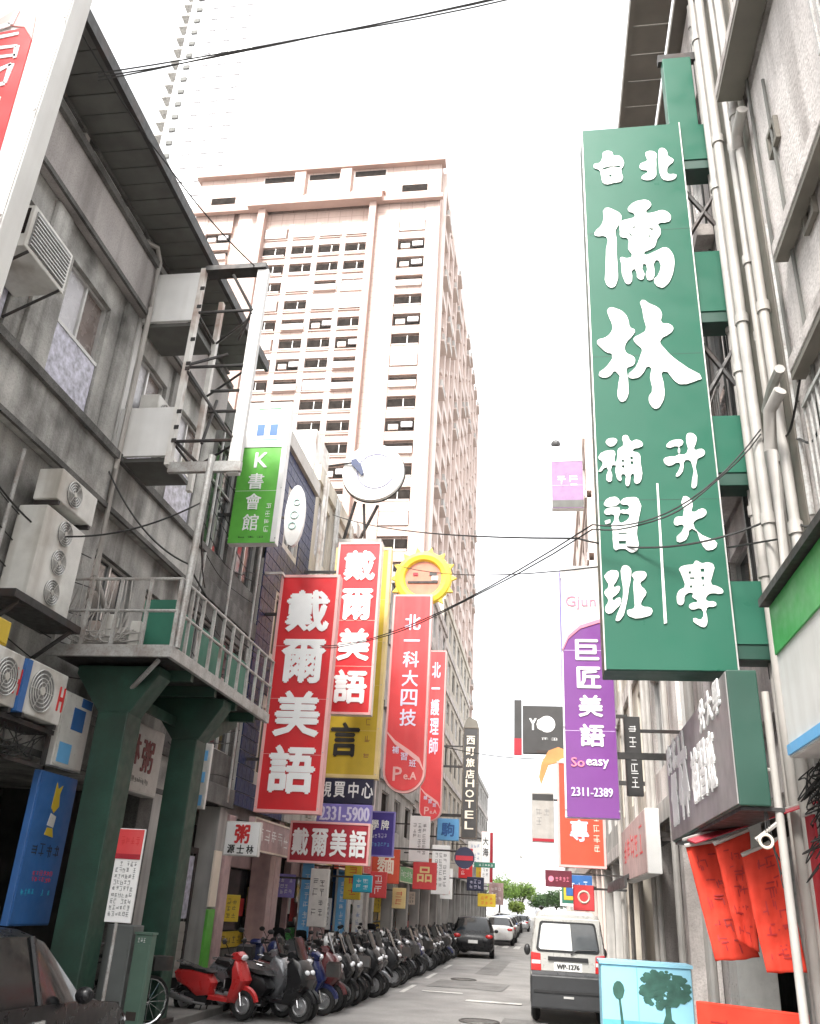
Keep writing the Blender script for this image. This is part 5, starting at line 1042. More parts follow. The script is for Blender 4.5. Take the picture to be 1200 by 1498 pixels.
t = board('maroon_sign', 'small maroon sign with a pink emblem under the orange sign', (.36, 28, 2.55), 0, .78, .46, .1, mat('sign_maroon', (.13, .015, .03), .45), tw=.02); MB().cyl((-.22, -.02, .22), (-.22, -.013, .22), .08, n=14).build('emblem', pink_ink, t); marks(t, -.1, .32, .14, .32, -.013, pink_ink, 1, 4, seed=75); B('arm', steel_dark, t, .39, 2.1, .03, .08, .36, .4)
t = board('red_box_sign', 'small red box sign with a pale emblem next to the maroon sign', (1.12, 29, 1.95), 0, .62, .72, .4, red_fade, red_deep, tw=.04); MB().torus((0, -.02, .38), (0, 1, 0), .16, .03, 16, 4).build('emblem', cream_trim, t); B('arm', steel_dark, t, .31, 1.3, .15, .22, .6, .66)
t = board('mauve_banner_sign', 'white and mauve banner sign high on the tall white block', (1.35, 40.3, 20.6), 0, 1.6, 3.6, .4, mat('sign_mauve', (.24, .13, .25), .5), white_paint, tw=.02)
marks(t, -.6, .6, 1.2, 2.1, -.013, letter_white, 1, 2, seed=90); B('dark_foot', soffit, t, -.79, .79, -.03, -.013, .05, .45); B('white_top', white_paint, t, -.79, .79, -.03, -.013, 2.7, 3.58); MB().ball((-.55, .1, 3.8), .25, .2, .22).build('spotlight', charcoal_sign, t)
t = board('white_box_sign', 'white box sign with faint red print on the streaked pale house', (1.86, 20.4, 2.6), -90, 5.6, 1.15, .26, mat('faded_pink_face', (.55, .42, .4), .6), white_paint, tw=.05); marks(t, -2.3, 2.3, .3, 1.0, -.013, red_fade, 1, 5, seed=76); B('bracket', steel_dark, t, -2.5, 2.5, .262, .5, .6, .66)
t = thing('shop_awning', 'dark ragged awning edge under the cream house', 'awning', (2.35, 24.5, 2.5), -90)
MB().rings([[(x, 0, .5), (x, -.6, .2), (x, -.62, -.05), (x, -.56, -.05), (x, -.55, .15), (x, 0, .4)] for x in (-3, -1, 1, 3)]).build('cloth', charcoal_sign, t); B('wall_rail', steel_dark, t, -3, 3, -.02, .04, .505, .55)
for k, (Y, m, lab) in enumerate(((44, blue_sign, 'dark blue hanging sign far along the right'), (50, yellow_sign, 'amber hanging sign far along the right'), (56, green_board, 'green hanging sign far along the right'), (64, letter_white, 'white hanging sign far along the right'))):
    t = board('shop_sign', lab, (1.5, Y, 2.6 - .1 * k), 0, 1.2, .9, .12, m, tw=.04); marks(t, -.45, .45, .2, .7, -.013, letter_white if k != 3 else blue_sign, 1, 3, seed=80 + k); B('arm', steel_dark, t, .6, .9, .03, .08, .4, .46)
# ------------------------------------------------------------------ vehicles
def paint_m(name, c, metal=.0, rough=.32): return mat(name, c, rough, metal, var=.1, scale=4, coat=.25, grime=.2, dirt=tuple(q * .5 + .01 for q in c))
chrome = mat('chrome', (.62, .62, .62), .22, .9, var=.05)
rim_m = mat('alloy_rim', (.42, .42, .43), .35, .8, var=.1)
lamp_red = mat('tail_lamp', (.5, .015, .015), .2, var=.1, coat=.5)
lamp_clear = mat('clear_lamp', (.65, .66, .68), .15, var=.05, coat=.6)
plastic_blk = mat('black_plastic', (.018, .018, .019), .5, var=.2, scale=5)
seat_blk = mat('seat_vinyl', (.016, .015, .015), .55, var=.25, scale=8)
plate_m = mat('licence_plate', (.72, .72, .7), .5, var=.05)
car_glass = mat('car_glass', (.012, .013, .014), .08, var=.2, spec=.35)
tyre_c = MB().torus((0, 0, 0), (0, 1, 0), .235, .085, 22, 8).mesh('tyre', rubber, True)
def rimmesh():
    q = MB(); q.cyl((0, -.07, 0), (0, .07, 0), .175, n=20).cyl((0, -.085, 0), (0, .085, 0), .05, n=10)
    for k in range(5):
        a = k * 2 * math.pi / 5; q.box(0, 0.001, -.0001, 0, 0, .0001)
        q.prism([(.03 * math.cos(a + 1.57), .03 * math.sin(a + 1.57)), (.03 * math.cos(a - 1.57), .03 * math.sin(a - 1.57)), (.17 * math.cos(a - .12), .17 * math.sin(a - .12)), (.17 * math.cos(a + .12), .17 * math.sin(a + .12))], -.09, -.071)
    return q.mesh('rim', rim_m)
rim_c = rimmesh()
def car_wheels(t, pts, sc=1.0, ax=90):
    for (x, y, z) in pts:
        w = bpy.data.objects.new('wheel', tyre_c); col.objects.link(w); w.parent = t; w.location = (x, y, z); w.rotation_euler = (0, 0, R(90 if x < 0 else -90)); w.scale = (sc, sc * 1.1, sc)
        w.rotation_euler = (0, 0, R(-90 if x < 0 else 90)); link('rim', rim_c, w)
def car(name, label, loc, rz, paint, hatch=0.0, Ln=4.4, Wd=1.72, Ht=1.46, group=None):
    """a car body lofted along local +y (front); local x across"""
    t = thing(name, label, 'car', loc, rz, group); h = Wd / 2; a = Ln / 2
    # (y, z bottom, z belt, z roof, half width at belt, half width at roof)
    rear_cab = -a + (.25 if hatch else .75)
    S = [(-a, .42, .70, .72, h * .80, h * .6), (-a + .08, .30, .86, .90, h * .93, h * .7), (rear_cab, .26, .96, 1.0, h, h * .78), (rear_cab + .5, .25, .97, Ht - .06, h, h * .70),
         (rear_cab + 1.1, .24, .96, Ht, h, h * .72), (a - 2.0, .24, .94, Ht - .01, h, h * .72), (a - 1.75, .24, .93, Ht - .06, h, h * .71), (a - 1.0, .24, .90, .95, h, h * .8), (a - .5, .26, .84, .87, h * .98, h * .78), (a - .1, .30, .70, .73, h * .90, h * .7), (a, .40, .58, .60, h * .78, h * .6)]
    def ring(s):
        y, zb, zm, zt, wm, wt = s
        half = [(wm * .86, zb), (wm * .98, zb + .12), (wm * 1.0, (zb + zm) / 2), (wm * .97, zm), (wt + .02, zt - .05), (wt * .8, zt), (wt * .4, zt + .012)]
        return [(x, y, z) for x, z in half] + [(-x, y, z) for x, z in reversed(half)]
    def mf(i, j):
        cab = 2 <= i <= 6
        if cab and j in (3, 9) and 3 <= i <= 5: return 1
        if i in (2, 6) and j in (3, 4, 5, 6, 7, 8, 9): return 1
        return 0
    MB().rings([ring(s) for s in S], mf=mf).build('body', [paint, car_glass], t, True)
    for s in (1, -1):
        for k in (3.02, 4.0, 5.0): 
            s0 = S[3] if k < 3.5 else S[4] if k < 4.5 else S[5]
            MB().tube([(s * (s0[4] * .975), s0[0], s0[2]), (s * (s0[5] + .028), s0[0], s0[3] - .05)], .025, 6).build('pillar', paint if k != 4.0 else plastic_blk, t)
        mi = MB(); mi.ball((s * (h + .08), a - 1.45, .98), .09, .06, .07, 10, 6); mi.build('mirror', paint, t, True)
        MB().ball((s * h * .72, a - .13, .66), .16, .09, .07, 10, 6).build('headlight', lamp_clear, t, True)
        MB().ball((s * h * .76, -a + .05, .82), .15, .06, .08, 10, 6).build('tail_light', lamp_red, t, True)
        MB().tube([(s * h * 1.005, -a + .3, .62), (s * h * 1.01, 0, .60), (s * h * 1.0, a - .5, .58)], .012, 5).build('side_trim', plastic_blk, t)
        for y in (.15, -.75): MB().box(s * h - .015, s * h + .015, y - .08, y + .08, .80, .83).build('door_handle', chrome, t)
        # wheel arches
        for y in (-a + .8, a - .85): MB().torus((s * (h - .02), y, .33), (1, 0, 0), .335, .03, 14, 6, a0=0, a1=360).build('wheel_arch', plastic_blk, t)
    B('plate', plate_m, t, -.19, .19, -a - .035, -a + .02, .56, .68); B('front_plate', plate_m, t, -.19, .19, a - .03, a + .03, .42, .54)
    B('grille', plastic_blk, t, -.45, .45, a - .06, a + .012, .58, .66)
    car_wheels(t, [(x, y, .32) for x in (-h + .1, h - .1) for y in (-a + .8, a - .85)])
    return t
black_p = mat('black_car_paint', (.010, .010, .011), .3, var=.1, spec=.35); silver_p = paint_m('silver_car_paint', (.42, .43, .44), .5); white_p = paint_m('white_car_paint', (.74, .74, .73)); van_p = paint_m('van_paint', (.5, .49, .46), .2); bluec_p = paint_m('blue_car_paint', (.03, .09, .28)); grey_p = paint_m('grey_car_paint', (.12, .12, .125), .3)
t = car('parked_car', 'black car parked beside the green footbridge columns', (-4.98, 7.45, .0), 0, black_p, 1, 4.3, 1.74, 1.5)
car('parked_car', 'black hatchback parked where the scooter row ends', (-3.05, 40.5, .02), 3, black_p, 1, 3.9, 1.7, 1.52)
for k, (X, Y, rz, p, lab) in enumerate(((-3.0, 66, 2, bluec_p, 'blue car parked past the black hatchback'), (-3.0, 73, 0, silver_p, 'silver car parked past the blue car'), (-3.1, 80, 0, grey_p, 'grey car parked behind the silver car'), (-3.1, 88, 1, black_p, 'small black car parked before the crossing'), (-6, 128, 88, white_p, 'white car crossing at the end of the street'), (-2.6, 96, 0, silver_p, 'pale car parked close to the zebra crossing'), (.5, 140, 92, mat('taxi_yellow', (.7, .48, .03), .3, coat=.5), 'yellow taxi crossing at the end of the street'))):
    car('parked_car', lab, (X, Y, .04), rz, p, k % 2)
for k, (Y, p, lab) in enumerate(((56, white_p, 'white car parked just before the blue car'), (61, grey_p, 'dark grey car parked close before the blue car'), (103, bluec_p, 'dark blue car parked at the zebra crossing'), (109, white_p, 'white car parked last before the crossing'))): car('parked_car', lab, (-2.75, Y, .04), 1, p, k % 2)

# the small white van seen from behind
V = thing('van', 'small white van with a black lower body parked on the right', 'van', (.37, 19.5, .03), 0)
vw = .685; vl = 3.3; half_l = vl / 2
def vring(y, zb, zt, wb, wt, wr): 
    h_ = [(wb * .93, zb), (wb, zb + .1), (wb, .72), (wb * 1.0, 1.0), (wt * .97, 1.32), (wr, zt - .16), (wr * .93, zt - .06), (wr * .75, zt - .01), (wr * .35, zt)]
    return [(x, y, z) for x, z in h_] + [(-x, y, z) for x, z in reversed(h_)]
VS = [vring(-half_l, .30, 1.80, vw * .96, vw * .95, vw * .84), vring(-half_l + .07, .26, 1.86, vw, vw * .99, vw * .88), vring(0, .25, 1.88, vw, vw, vw * .89), vring(half_l - .9, .25, 1.86, vw, vw, vw * .88), vring(half_l - .35, .26, 1.40, vw, vw * .97, vw * .80), vring(half_l, .35, .95, vw * .9, vw * .85, vw * .7)]
MB().rings(VS, mf=lambda i, j: 1 if j in (0, 1, 15, 16) else (2 if (i in (1, 2) and j in (3, 13)) or (i == 3 and 4 <= j <= 12) else 0)).build('body', [van_p, grey_p, car_glass], V, True)
yb = -half_l
gate = MB().box(-vw * .86, vw * .86, yb - .02, yb + .01, .86, 1.74).build('tailgate', van_p, V, bevel=.01)
def rrect(w0, w1, z0, z1, r=.06, cx=0.0):
    pts = []
    for (x, z, a0) in ((w0 / 2 - r, z0 + r, -90), (w1 / 2 - r, z1 - r, 0), (-w1 / 2 + r, z1 - r, 90), (-w0 / 2 + r, z0 + r, 180)):
        for k in range(5): pts.append((cx + x + r * math.cos(R(a0 + k * 22.5)), z + r * math.sin(R(a0 + k * 22.5))))
    return pts
MB().prism(rrect(1.14, 1.02, 1.17, 1.68), yb - .03, yb - .0205).build('window_seal', plastic_blk, gate)
MB().prism(rrect(1.08, .96, 1.20, 1.65), yb - .036, yb - .0305).build('rear_window', mat('van_glass', (.10, .105, .11), .04, var=.1, spec=1.0), gate)
MB().prism([(-.52, 1.24), (-.49, 1.21), (.08, 1.21), (.05, 1.64), (-.44, 1.64), (-.47, 1.6)], yb - .0385, yb - .0365).build('painted_reflection', letter_white, gate)  # pale panel painted as the sky's reflection on the left of the glass
MB().tube([(.05, yb - .045, 1.15), (.18, yb - .05, 1.22), (.5, yb - .05, 1.23)], .012, 5).build('wiper', plastic_blk, gate)
B('handle_bar', plastic_blk, gate, -.36, .36, yb - .05, yb - .0205, 1.03, 1.1); B('plate', plate_m, V, -.25, .25, yb - .035, yb - .0205, .87, 1.01); text(V, 'WP-1276', 0, .94, .4, .08, yb - .038, charcoal_sign, 'lettering', bold=.02, thick=.004)
for s in (1, -1):
    tl = MB().prism([(s * vw * .70, .86), (s * vw * .97, .86), (s * vw * .97, 1.16), (s * vw * .72, 1.14)], yb - .035, yb + .02).build('tail_light', lamp_red, V, bevel=.008); B('reverse_lamp', lamp_clear, tl, min(s * vw * .72, s * vw * .95), max(s * vw * .72, s * vw * .95), yb - .04, yb - .0355, .97, 1.03)
    MB().ball((s * (vw + .1), half_l - .75, 1.1), .07, .05, .11, 10, 6).build('mirror', plastic_blk, V, True)
bm = MB().box(-vw * .98, vw * .98, yb - .09, yb + .1, .26, .80).build('bumper', mat('bumper_grey', (.03, .031, .033), .5, var=.15), V, bevel=.03); B('bumper_step', plastic_blk, bm, -vw * .9, vw * .9, yb - .11, yb - .0905, .52, .56); B('badge', alu, bm, -.09, .09, yb - .1, yb - .0905, .44, .475)
B('black_band', grey_p, V, -vw * .95, vw * .95, yb - .03, yb + .005, .802, .855)
car_wheels(V, [(x, y, .29) for x in (-vw + .09, vw - .09) for y in (-1.0, 1.05)], .9)

# scooters --------------------------------------------------------------
sc_tyre = MB().torus((0, 0, 0), (0, 1, 0), .205, .055, 18, 6).mesh('tyre', rubber, True)
q = MB(); q.cyl((0, -.03, 0), (0, .03, 0), .155, n=16).torus((0, -.032, 0), (0, 1, 0), .13, .014, 16, 4).torus((0, .032, 0), (0, 1, 0), .13, .014, 16, 4).cyl((0, -.07, 0), (0, .07, 0), .04, n=10); sc_rim = q.mesh('rim', rim_m)
def slabx(prof, ws, taper=None):
    """a body made of the same side outline at several half widths (rounded across)"""
    cx = sum(p[0] for p in prof) / len(prof); cz = sum(p[1] for p in prof) / len(prof); rs = []
    for y, k in ws: rs.append([(cx + (p[0] - cx) * k, y, cz + (p[1] - cz) * k) for p in prof])
    return MB().rings(rs)
def wid(w): return [(-w, .72), (-w * .82, .92), (-w * .4, 1.0), (w * .4, 1.0), (w * .82, .92), (w, .72)]
sm = {}
sm['tail_cowl'] = slabx([(-.88, .66), (-.84, .77), (-.5, .79), (-.1, .73), (.02, .58), (-.03, .36), (-.3, .33), (-.55, .46), (-.8, .55)], wid(.15)).mesh('tail_cowl', black_p, True)
sm['seat'] = slabx([(-.82, .77), (-.8, .85), (-.55, .86), (-.4, .81), (-.1, .80), (.0, .75), (-.1, .72), (-.5, .77)], wid(.14)).mesh('seat', seat_blk, True)
sm['floorboard'] = slabx([(-.08, .30), (.42, .28), (.5, .34), (.42, .36), (-.05, .38)], wid(.17)).mesh('floorboard', black_p, True)
sm['leg_shield'] = slabx([(.38, .30), (.50, .28), (.66, .55), (.72, .66), (.56, .98), (.47, 1.02), (.43, .92), (.47, .62)], wid(.20)).mesh('leg_shield', black_p, True)
sm['handlebar_cowl'] = slabx([(.38, 1.0), (.55, .98), (.6, 1.07), (.5, 1.14), (.38, 1.12), (.32, 1.06)], wid(.13)).mesh('handlebar_cowl', black_p, True)
q = MB(); q.torus((.66, 0, .25), (0, 1, 0), .285, .05, 10, 6, a0=200, a1=345); sm['front_fender'] = q.mesh('front_fender', black_p, True)
q = MB(); q.cyl((.66, .075, .25), (.50, .06, .8), .022, n=8).cyl((.66, -.075, .25), (.50, -.06, .8), .022, n=8); sm['fork'] = q.mesh('fork', chrome, True)
q = MB(); q.tube([(.36, -.35, 1.08), (.40, -.2, 1.06), (.42, 0, 1.05), (.40, .2, 1.06), (.36, .35, 1.08)], .014, 6).cyl((.36, -.35, 1.08), (.385, -.23, 1.065), .024, n=8).cyl((.36, .35, 1.08), (.385, .23, 1.065), .024, n=8); sm['handlebar'] = q.mesh('handlebar', plastic_blk, True)
for s, nme in ((1, 'm1'), (-1, 'm2')):
    q = MB(); q.tube([(.38, s * .22, 1.08), (.36, s * .28, 1.2), (.33, s * .33, 1.28)], .009, 5).ball((.32, s * .36, 1.31), .02, .085, .055, 10, 6); sm[nme] = q.mesh('mirror', plastic_blk, True)
q = MB(); q.ball((.585, 0, 1.04), .05, .11, .055, 12, 6); sm['headlight'] = q.mesh('headlight', lamp_clear, True)
q = MB(); q.ball((-.86, 0, .70), .05, .11, .05, 12, 6); sm['tail_light'] = q.mesh('tail_light', lamp_red, True)
q = MB(); q.box(-.945, -.935, -.1, .1, .44, .57); sm['licence_plate'] = q.mesh('licence_plate', plate_m)
q = MB(); q.prism([(-.7, .5), (-.6, .55), (-.92, .35), (-.96, .38)], -.06, .06).box(-.94, -.92, -.09, .09, .42, .6); sm['mudguard'] = q.mesh('mudguard', plastic_blk)
q = MB(); q.cyl((-.35, -.15, .24), (-.85, -.17, .34), .05, .062, n=10).cyl((-.1, -.1, .22), (-.35, -.15, .24), .02, n=6); sm['exhaust'] = q.mesh('exhaust', rim_m, True)
q = MB(); q.box(-.6, -.1, -.1, .12, .2, .38).box(-.66, -.3, .08, .15, .2, .34); sm['engine'] = q.mesh('engine', plastic_blk)
q = MB(); q.tube([(-.55, .12, .84), (-.85, .12, .9), (-.93, 0, .9), (-.85, -.12, .9), (-.55, -.12, .84)], .012, 5); sm['grab_rail'] = q.mesh('grab_rail', chrome, True)
q = MB(); q.cyl((-.15, .08, .3), (-.22, .14, .02), .013, n=6).cyl((-.15, -.08, .3), (-.22, -.14, .02), .013, n=6); sm['stand'] = q.mesh('stand', steel_dark)
PAINTED = ('tail_cowl', 'floorboard', 'leg_shield', 'handlebar_cowl', 'front_fender')
# a bulkier second model with windscreen and top case
sm2 = dict(sm)
sm2['tail_cowl'] = slabx([(-.95, .74), (-.86, .84), (-.45, .76), (-.05, .66), (.06, .5), (-.05, .34), (-.35, .32), (-.6, .5), (-.85, .62)], wid(.17)).mesh('tail_cowl', black_p, True)
sm2['seat'] = slabx([(-.84, .83), (-.78, .92), (-.5, .90), (-.38, .80), (-.05, .78), (.04, .70), (-.1, .68), (-.45, .76)], wid(.16)).mesh('seat', seat_blk, True)
sm2['leg_shield'] = slabx([(.36, .28), (.52, .25), (.78, .52), (.86, .70), (.70, .98), (.52, 1.06), (.42, .94), (.46, .6)], wid(.24)).mesh('leg_shield', black_p, True)
sm2['windscreen'] = slabx([(.62, 1.0), (.66, 1.0), (.50, 1.36), (.47, 1.36)], wid(.17)).mesh('windscreen', car_glass, True)
sm2['headlight'] = MB().ball((.80, .09, .80), .05, .06, .045, 10, 6).ball((.80, -.09, .80), .05, .06, .045, 10, 6).mesh('headlight', lamp_clear, True)
q = MB(); q.box(-1.08, -.78, -.17, .17, .93, 1.17); sm3 = dict(sm); sm3['top_case'] = q.mesh('top_case', plastic_blk)
q = MB(); q.box(.72, .98, -.15, .15, .72, .74).box(.72, .98, -.15, -.14, .74, .95).box(.72, .98, .14, .15, .74, .95).box(.72, .73, -.14, .14, .74, .95).box(.97, .98, -.14, .14, .74, .95); sm3['basket'] = q.mesh('basket', steel_dark)
def make_scooter(sm=sm):
    t = thing('scooter', 'scooter', 'scooter', (0, 0, 0), 0, 'scooters parked in a row along the kerb')
    for k, me in sm.items():
        o = link('mirror' if k in ('m1', 'm2') else k, me, t)
        if k in PAINTED: o.material_slots[0].link = 'OBJECT'; o.material_slots[0].material = black_p
    for x in (-.62, .66): w = link('wheel', sc_tyre, t, (x, 0, .26)); link('rim', sc_rim, w)
    return t
sp = {'black': mat('black_scooter_paint', (.012, .012, .013), .32, var=.2, spec=.4), 'dark grey': paint_m('grey_scooter_paint', (.035, .035, .038), .3), 'white': paint_m('white_scooter_paint', (.66, .66, .65)), 'dark blue': paint_m('blue_scooter_paint', (.012, .018, .075)), 'silver': paint_m('silver_scooter_paint', (.22, .225, .235), .5), 'red': paint_m('red_scooter_paint', (.5, .03, .03)), 'maroon': paint_m('maroon_scooter_paint', (.07, .008, .01))}
protos = [make_scooter(), make_scooter(sm2), make_scooter(sm3)]; used = set(); kinds_n = [0]
ZONES = ((18, 'next to the red one'), (21, 'beside the poster shop window'), (24.5, 'below the wide crimson school sign'), (28, 'below the small cyan light box'), (32, 'below the indigo sign'), (38.1, 'just before the black hatchback'), (48, 'just past the black hatchback'), (55, 'beside the zebra stripes'), (99, 'at the far end of the row'))
sr = random.Random(21)
def place_scooter(x, y, rz, colour, label=None, lean=0):
    i = (0, 1, 1, 0, 2, 1, 0, 1, 1, 2)[kinds_n[0] % 10]; kinds_n[0] += 1; proto = protos[i]
    t = copy_tree(proto) if i in used else proto; used.add(i)
    t.location = (x, y, .02); t.rotation_euler = (R(lean), 0, R(rz))
    t['label'] = label or f'{colour} scooter in the kerbside row ' + next(z for e, z in ZONES if y < e)
    for ch in t.children:
        if ch.name.split('.')[0] in PAINTED: ch.material_slots[0].material = sp[colour]
    s = sr.uniform(.84, .93); t.scale = (s, s * sr.uniform(.9, 1.1), s * sr.uniform(.96, 1.04))
    return t
place_scooter(-5.42, 15.5, -12, 'red', 'red scooter at the head of the kerbside row')
place_scooter(-5.0, 16.25, -10, 'silver', 'silver scooter beside the red one at the head of the row', 4)
place_scooter(-4.55, 15.75, -16, 'black', 'black scooter close beside the red one at the head of the row')
order = ['black', 'dark blue', 'maroon', 'black', 'dark grey', 'black', 'black', 'black', 'dark blue', 'black', 'silver', 'black', 'dark grey', 'black', 'black', 'silver']
y = 16.3; k = 0
while y < 54:
    if not 38.0 < y < 43.0:
        place_scooter(-4.35 + sr.uniform(-.14, .14), y, sr.uniform(-30, 4), order[k % len(order)] if sr.random() < .8 else 'black', lean=sr.uniform(-9, 9))
    y += sr.uniform(.40, .60); k += 1
for k, (y, c) in enumerate(((19.5, 'dark blue'), (20.6, 'black'), (23.2, 'black'), (26.0, 'white'), (29.0, 'black'), (32.0, 'silver'))):
    place_scooter(-6.15, y, 80 + sr.uniform(-20, 20), c, f'{c} scooter parked on the pavement behind the kerbside row')
hm = {}
for k, (X, Y, c) in enumerate(((-5.0, 17.35, 'dark blue'), (-4.95, 21.3, 'white'), (-4.9, 24.6, 'black'), (-4.9, 28.2, 'white'))):
    t = thing('helmet', f'{c} helmet left on a scooter seat', 'helmet', (X, Y, .88), 0, 'helmets left on the scooters'); MB().ball((0, 0, .11), .15, .13, .13, 14, 8).build('shell', sp[c], t, True); MB().ball((.06, 0, .09), .11, .115, .075, 12, 6).build('visor', car_glass, t, True)

# bicycles by the columns
def bicycle(label, loc, rz):
    t = thing('bicycle', label, 'bicycle', loc, rz, 'bicycles by the footbridge columns')
    for x in (-.52, .52):
        w = MB().torus((0, 0, 0), (0, 1, 0), .31, .02, 24, 6).build('wheel', rubber, t, True, loc=(x, 0, .33)); sp_ = MB()
        for a in range(12): sp_.cyl((0, 0, 0), (.3 * math.cos(a * .524), 0, .3 * math.sin(a * .524)), .003, n=4)
        sp_.torus((0, 0, 0), (0, 1, 0), .285, .012, 20, 4).build('rim', chrome, w)
    MB().tube([(-.52, 0, .33), (-.08, 0, .30), (.38, 0, .82), (-.2, 0, .75), (-.08, 0, .30)], .018, 6).tube([(-.52, 0, .33), (-.2, 0, .75), (-.22, 0, .86)], .015, 6).tube([(.38, 0, .82), (.52, 0, .33)], .017, 6).build('frame', black_p, t)
    MB().ball((-.24, 0, .9), .13, .07, .035, 10, 6).build('saddle', seat_blk, t, True); MB().tube([(.3, -.28, 1.0), (.4, -.1, 1.02), (.38, 0, .95), (.4, .1, 1.02), (.3, .28, 1.0)], .013, 6).cyl((.38, 0, .8), (.38, 0, .96), .014, n=6).build('handlebar', chrome, t)
    MB().cyl((-.08, -.05, .30), (-.08, .05, .30), .07, n=12).box(-.05, .1, .07, .09, .25, .27).build('crank', steel_dark, t); q = MB(); q.box(.45, .75, -.13, .13, .72, .9).build('basket', steel_dark, t)
    return t
bicycle('silver bicycle leaning by the grey green cabinet', (-5.85, 12.75, .1), 55); bicycle('old bicycle standing behind the thin notice pole', (-6.3, 12.9, .1), 75)

# ------------------------------------------------------------------ overhead cables
def cable(label, pts, r, n=14, sag=0.0, group='overhead cables', strands=1):
    t = thing('overhead_cable', label, 'cable', pts[0], 0, group); o = Vector(pts[0])
    for s in range(strands):
        P = []
        for (a, b) in zip(pts[:-1], pts[1:]):
            a, b = Vector(a), Vector(b)
            for k in range(n + (b == Vector(pts[-1]))): 
                u = k / n; P.append(a.lerp(b, u) - o + Vector((0, .02 * s * math.sin(u * 9 + s), -sag * 4 * u * (1 - u) - .035 * s * (1 + .4 * math.sin(u * 14 + s)))))
        MB().tube(P, r, 5).build('strand', cable_m, t)
    return t
cable('thick cable bundle crossing high above the street from the old eave', [(-6.05, 7.6, 12.2), (4.2, 9.3, 16.6)], .011, sag=.3, strands=3)
cable('cable dipping from the pipe clad house down to the red signs', [(2.3, 8.3, 6.6), (.55, 8.75, 5.72), (-5.3, 19.6, 7.4)], .009, sag=.35, strands=2)
cable('cable running level across to the pipe clad house', [(2.3, 8.2, 5.3), (-6.6, 30.0, 14.0)], .011, sag=.6)
cable('thin cable joining the pipe clad house and the disc sign', [(2.3, 8.4, 5.6), (.4, 9.2, 5.75), (-6.5, 24.0, 12.9)], .012, sag=.2)
cable('cable looping from the billboard frame to the footbridge', [(-6.9, 11.4, 8.0), (-5.1, 11.1, 6.2), (-5.2, 15.6, 6.0)], .014, sag=.25)
cable('cable looping under the old grey band to the mast', [(-6.8, 7.5, 7.0), (-6.7, 10.0, 6.2), (-5.05, 11.1, 7.2), (-6.9, 16.0, 7.6)], .014, sag=.2)
cable('thin cable hanging between the eave and the lattice frame', [(-6.1, 6.9, 12.4), (-5.9, 9.5, 12.5), (-5.0, 11.6, 12.1)], .012, sag=.1)
cable('thin cable far down the street joining both rows', [(-6.5, 40, 9.0), (2.3, 42, 8.6)], .02, sag=.5)

# ------------------------------------------------------------------ trees and skyline at the end of the street
bark = mat('bark', (.09, .07, .05), .9, var=.3, scale=6)
def tree(label, loc, h, rad, seed, leaf):
    t = thing('street_tree', label, 'tree', loc, 0, 'trees beyond the crossing'); r = random.Random(seed); q = MB(); q.cyl((0, 0, 0), (.1, 0, h * .5), .2, .12, 8)
    cl = []
    for k in range(16):
        a = r.uniform(0, 6.28); e = r.uniform(.2, 1.2); d = rad * r.uniform(.45, .85); p = Vector((math.cos(a) * math.cos(e) * d, math.sin(a) * math.cos(e) * d, h * .58 + math.sin(e) * d * .62)); cl.append(p)
        q.cyl((.1, 0, h * .42), p, .06, .02, 5)
    q.build('trunk', bark, t); f = MB()
    for c in cl:
        cr_ = rad * r.uniform(.28, .5)
        for k in range(210):
            d = Vector((r.gauss(0, 1), r.gauss(0, 1), r.gauss(0, .8))); d = d.normalized() * cr_ * (r.random() ** .4); p = c + d
            d1 = Vector((r.gauss(0, 1), r.gauss(0, 1), r.gauss(0, .7))).normalized(); d2 = d1.orthogonal().normalized(); s_ = r.uniform(.09, .22)
            f.add([p - d1 * s_, p + d2 * s_ * .6, p + d1 * s_, p - d2 * s_ * .6], [(0, 1, 2, 3)])
    f.build('crown', leaf, t); return t
lf1 = mat('foliage_bright', (.17, .29, .04), .6, var=.35, scale=.9); lf2 = mat('foliage_deep', (.06, .13, .03), .6, var=.35, scale=.9)
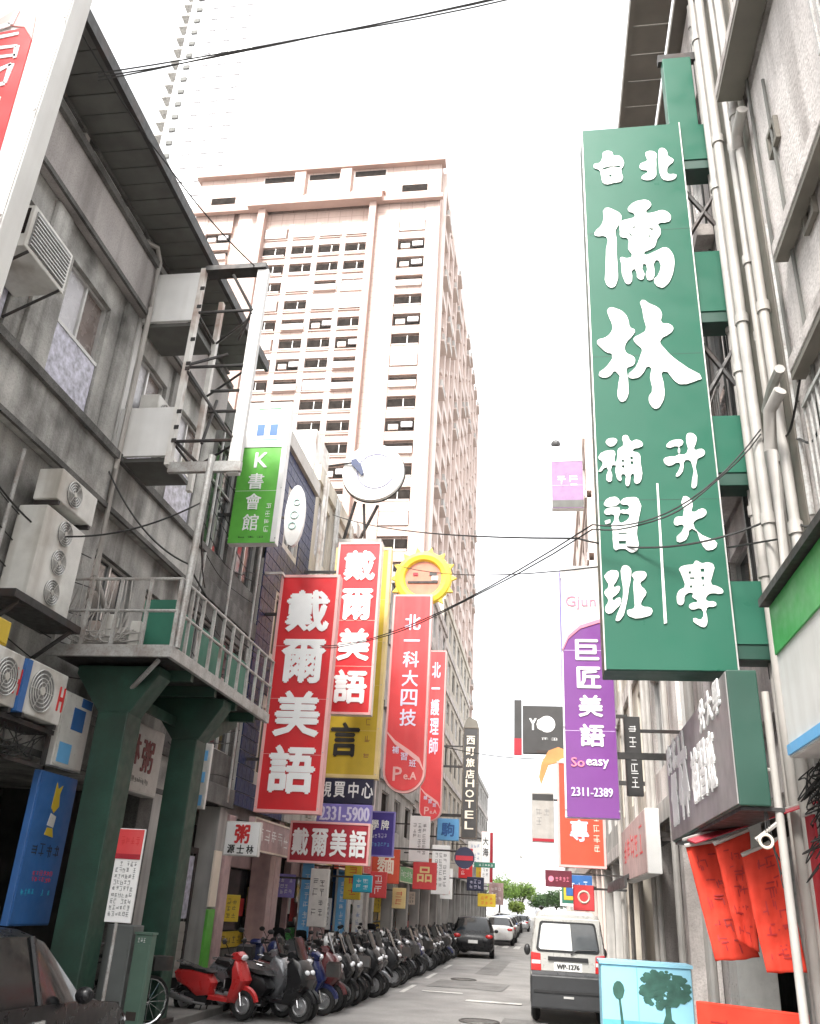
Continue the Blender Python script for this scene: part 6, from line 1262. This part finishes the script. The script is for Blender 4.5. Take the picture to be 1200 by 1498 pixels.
tree('bright green leafy tree beyond the crossing', (-8.0, 162, 0), 7.2, 4.0, 1, lf1); tree('round green tree beside the bright leafy tree', (-4.4, 165, 0), 6.8, 3.4, 2, lf1); tree('low yellow green tree before the taller trees', (-4.9, 160, 0), 3.4, 1.8, 3, mat('foliage_lime', (.17, .24, .03), .6, var=.3, scale=1)); tree('deep green tree beyond the crossing beside the van', (1.6, 166, 0), 6.0, 3.0, 4, lf2); tree('dull green tree behind the deep green one', (-1.0, 172, 0), 5.2, 2.6, 5, lf2); tree('shaded tree farther right beyond the crossing', (5.5, 163, 0), 6.4, 3.2, 6, lf2); tree('green tree left of the bright leafy tree', (-12.5, 164, 0), 7.0, 3.8, 7, lf1)
sk = random.Random(4)
for k, (X, Y, w, h) in enumerate(((-26, 330, 14, 22), (-9, 360, 9, 19), (2, 380, 14, 14), (18, 350, 16, 20), (-48, 300, 20, 18))):
    t = thing('distant_block', ('pale distant block left of the crane', 'pale slim block below the crane', 'low pale block far beyond the trees', 'pale distant block behind the right row', 'pale distant block behind the left row')[k], 'building', (X, Y, 0), 0, 'distant skyline')
    B('wall', white_clad, t, -w/2, w/2, 0, 12, 0, h)
    wm_ = MB().box(0, 1.4, -.1, -.01, 0, 1.2).mesh('window', glass_pale)
    for i in range(int(w / 2.6)):
        for j in range(int(h / 3)): link('window', wm_, t, (-w/2 + .6 + i * 2.6, 0, 1.2 + j * 3))
t = thing('tower_crane', 'thin tower crane above the distant skyline', 'crane', (-9, 345, 0), 0)
MB().box(-.5, .5, -.5, .5, 0, 22).build('mast', plaster_grey, t); MB().box(-13, 4, -.3, .3, 21.6, 22.4).build('jib', plaster_grey, t); B('cab', plaster_grey, t, -.9, .9, -.9, .9, 20.2, 21.5); MB().cyl((0, 0, 22.4), (0, 0, 25), .25, n=6).cyl((0, 0, 25), (-10, 0, 22.4), .1, n=5).build('apex', plaster_grey, t)

# ------------------------------------------------------------------ the bright hazy air
def haze(density):
    m = bpy.data.materials.new('haze_air'); m.use_nodes = True; n, l = m.node_tree.nodes, m.node_tree.links; n.clear()
    o = n.new('ShaderNodeOutputMaterial'); v = n.new('ShaderNodeVolumePrincipled'); v.inputs['Color'].default_value = (.96, .97, 1, 1); v.inputs['Density'].default_value = density; v.inputs['Anisotropy'].default_value = .2
    l.new(v.outputs[0], o.inputs['Volume'])
    h = MB().box(-905, 905, -205, 1605, -1.2, 226).build('haze', m); tag(h, kind='stuff'); return h
HAZE = 0.00012
if HAZE: haze(HAZE)
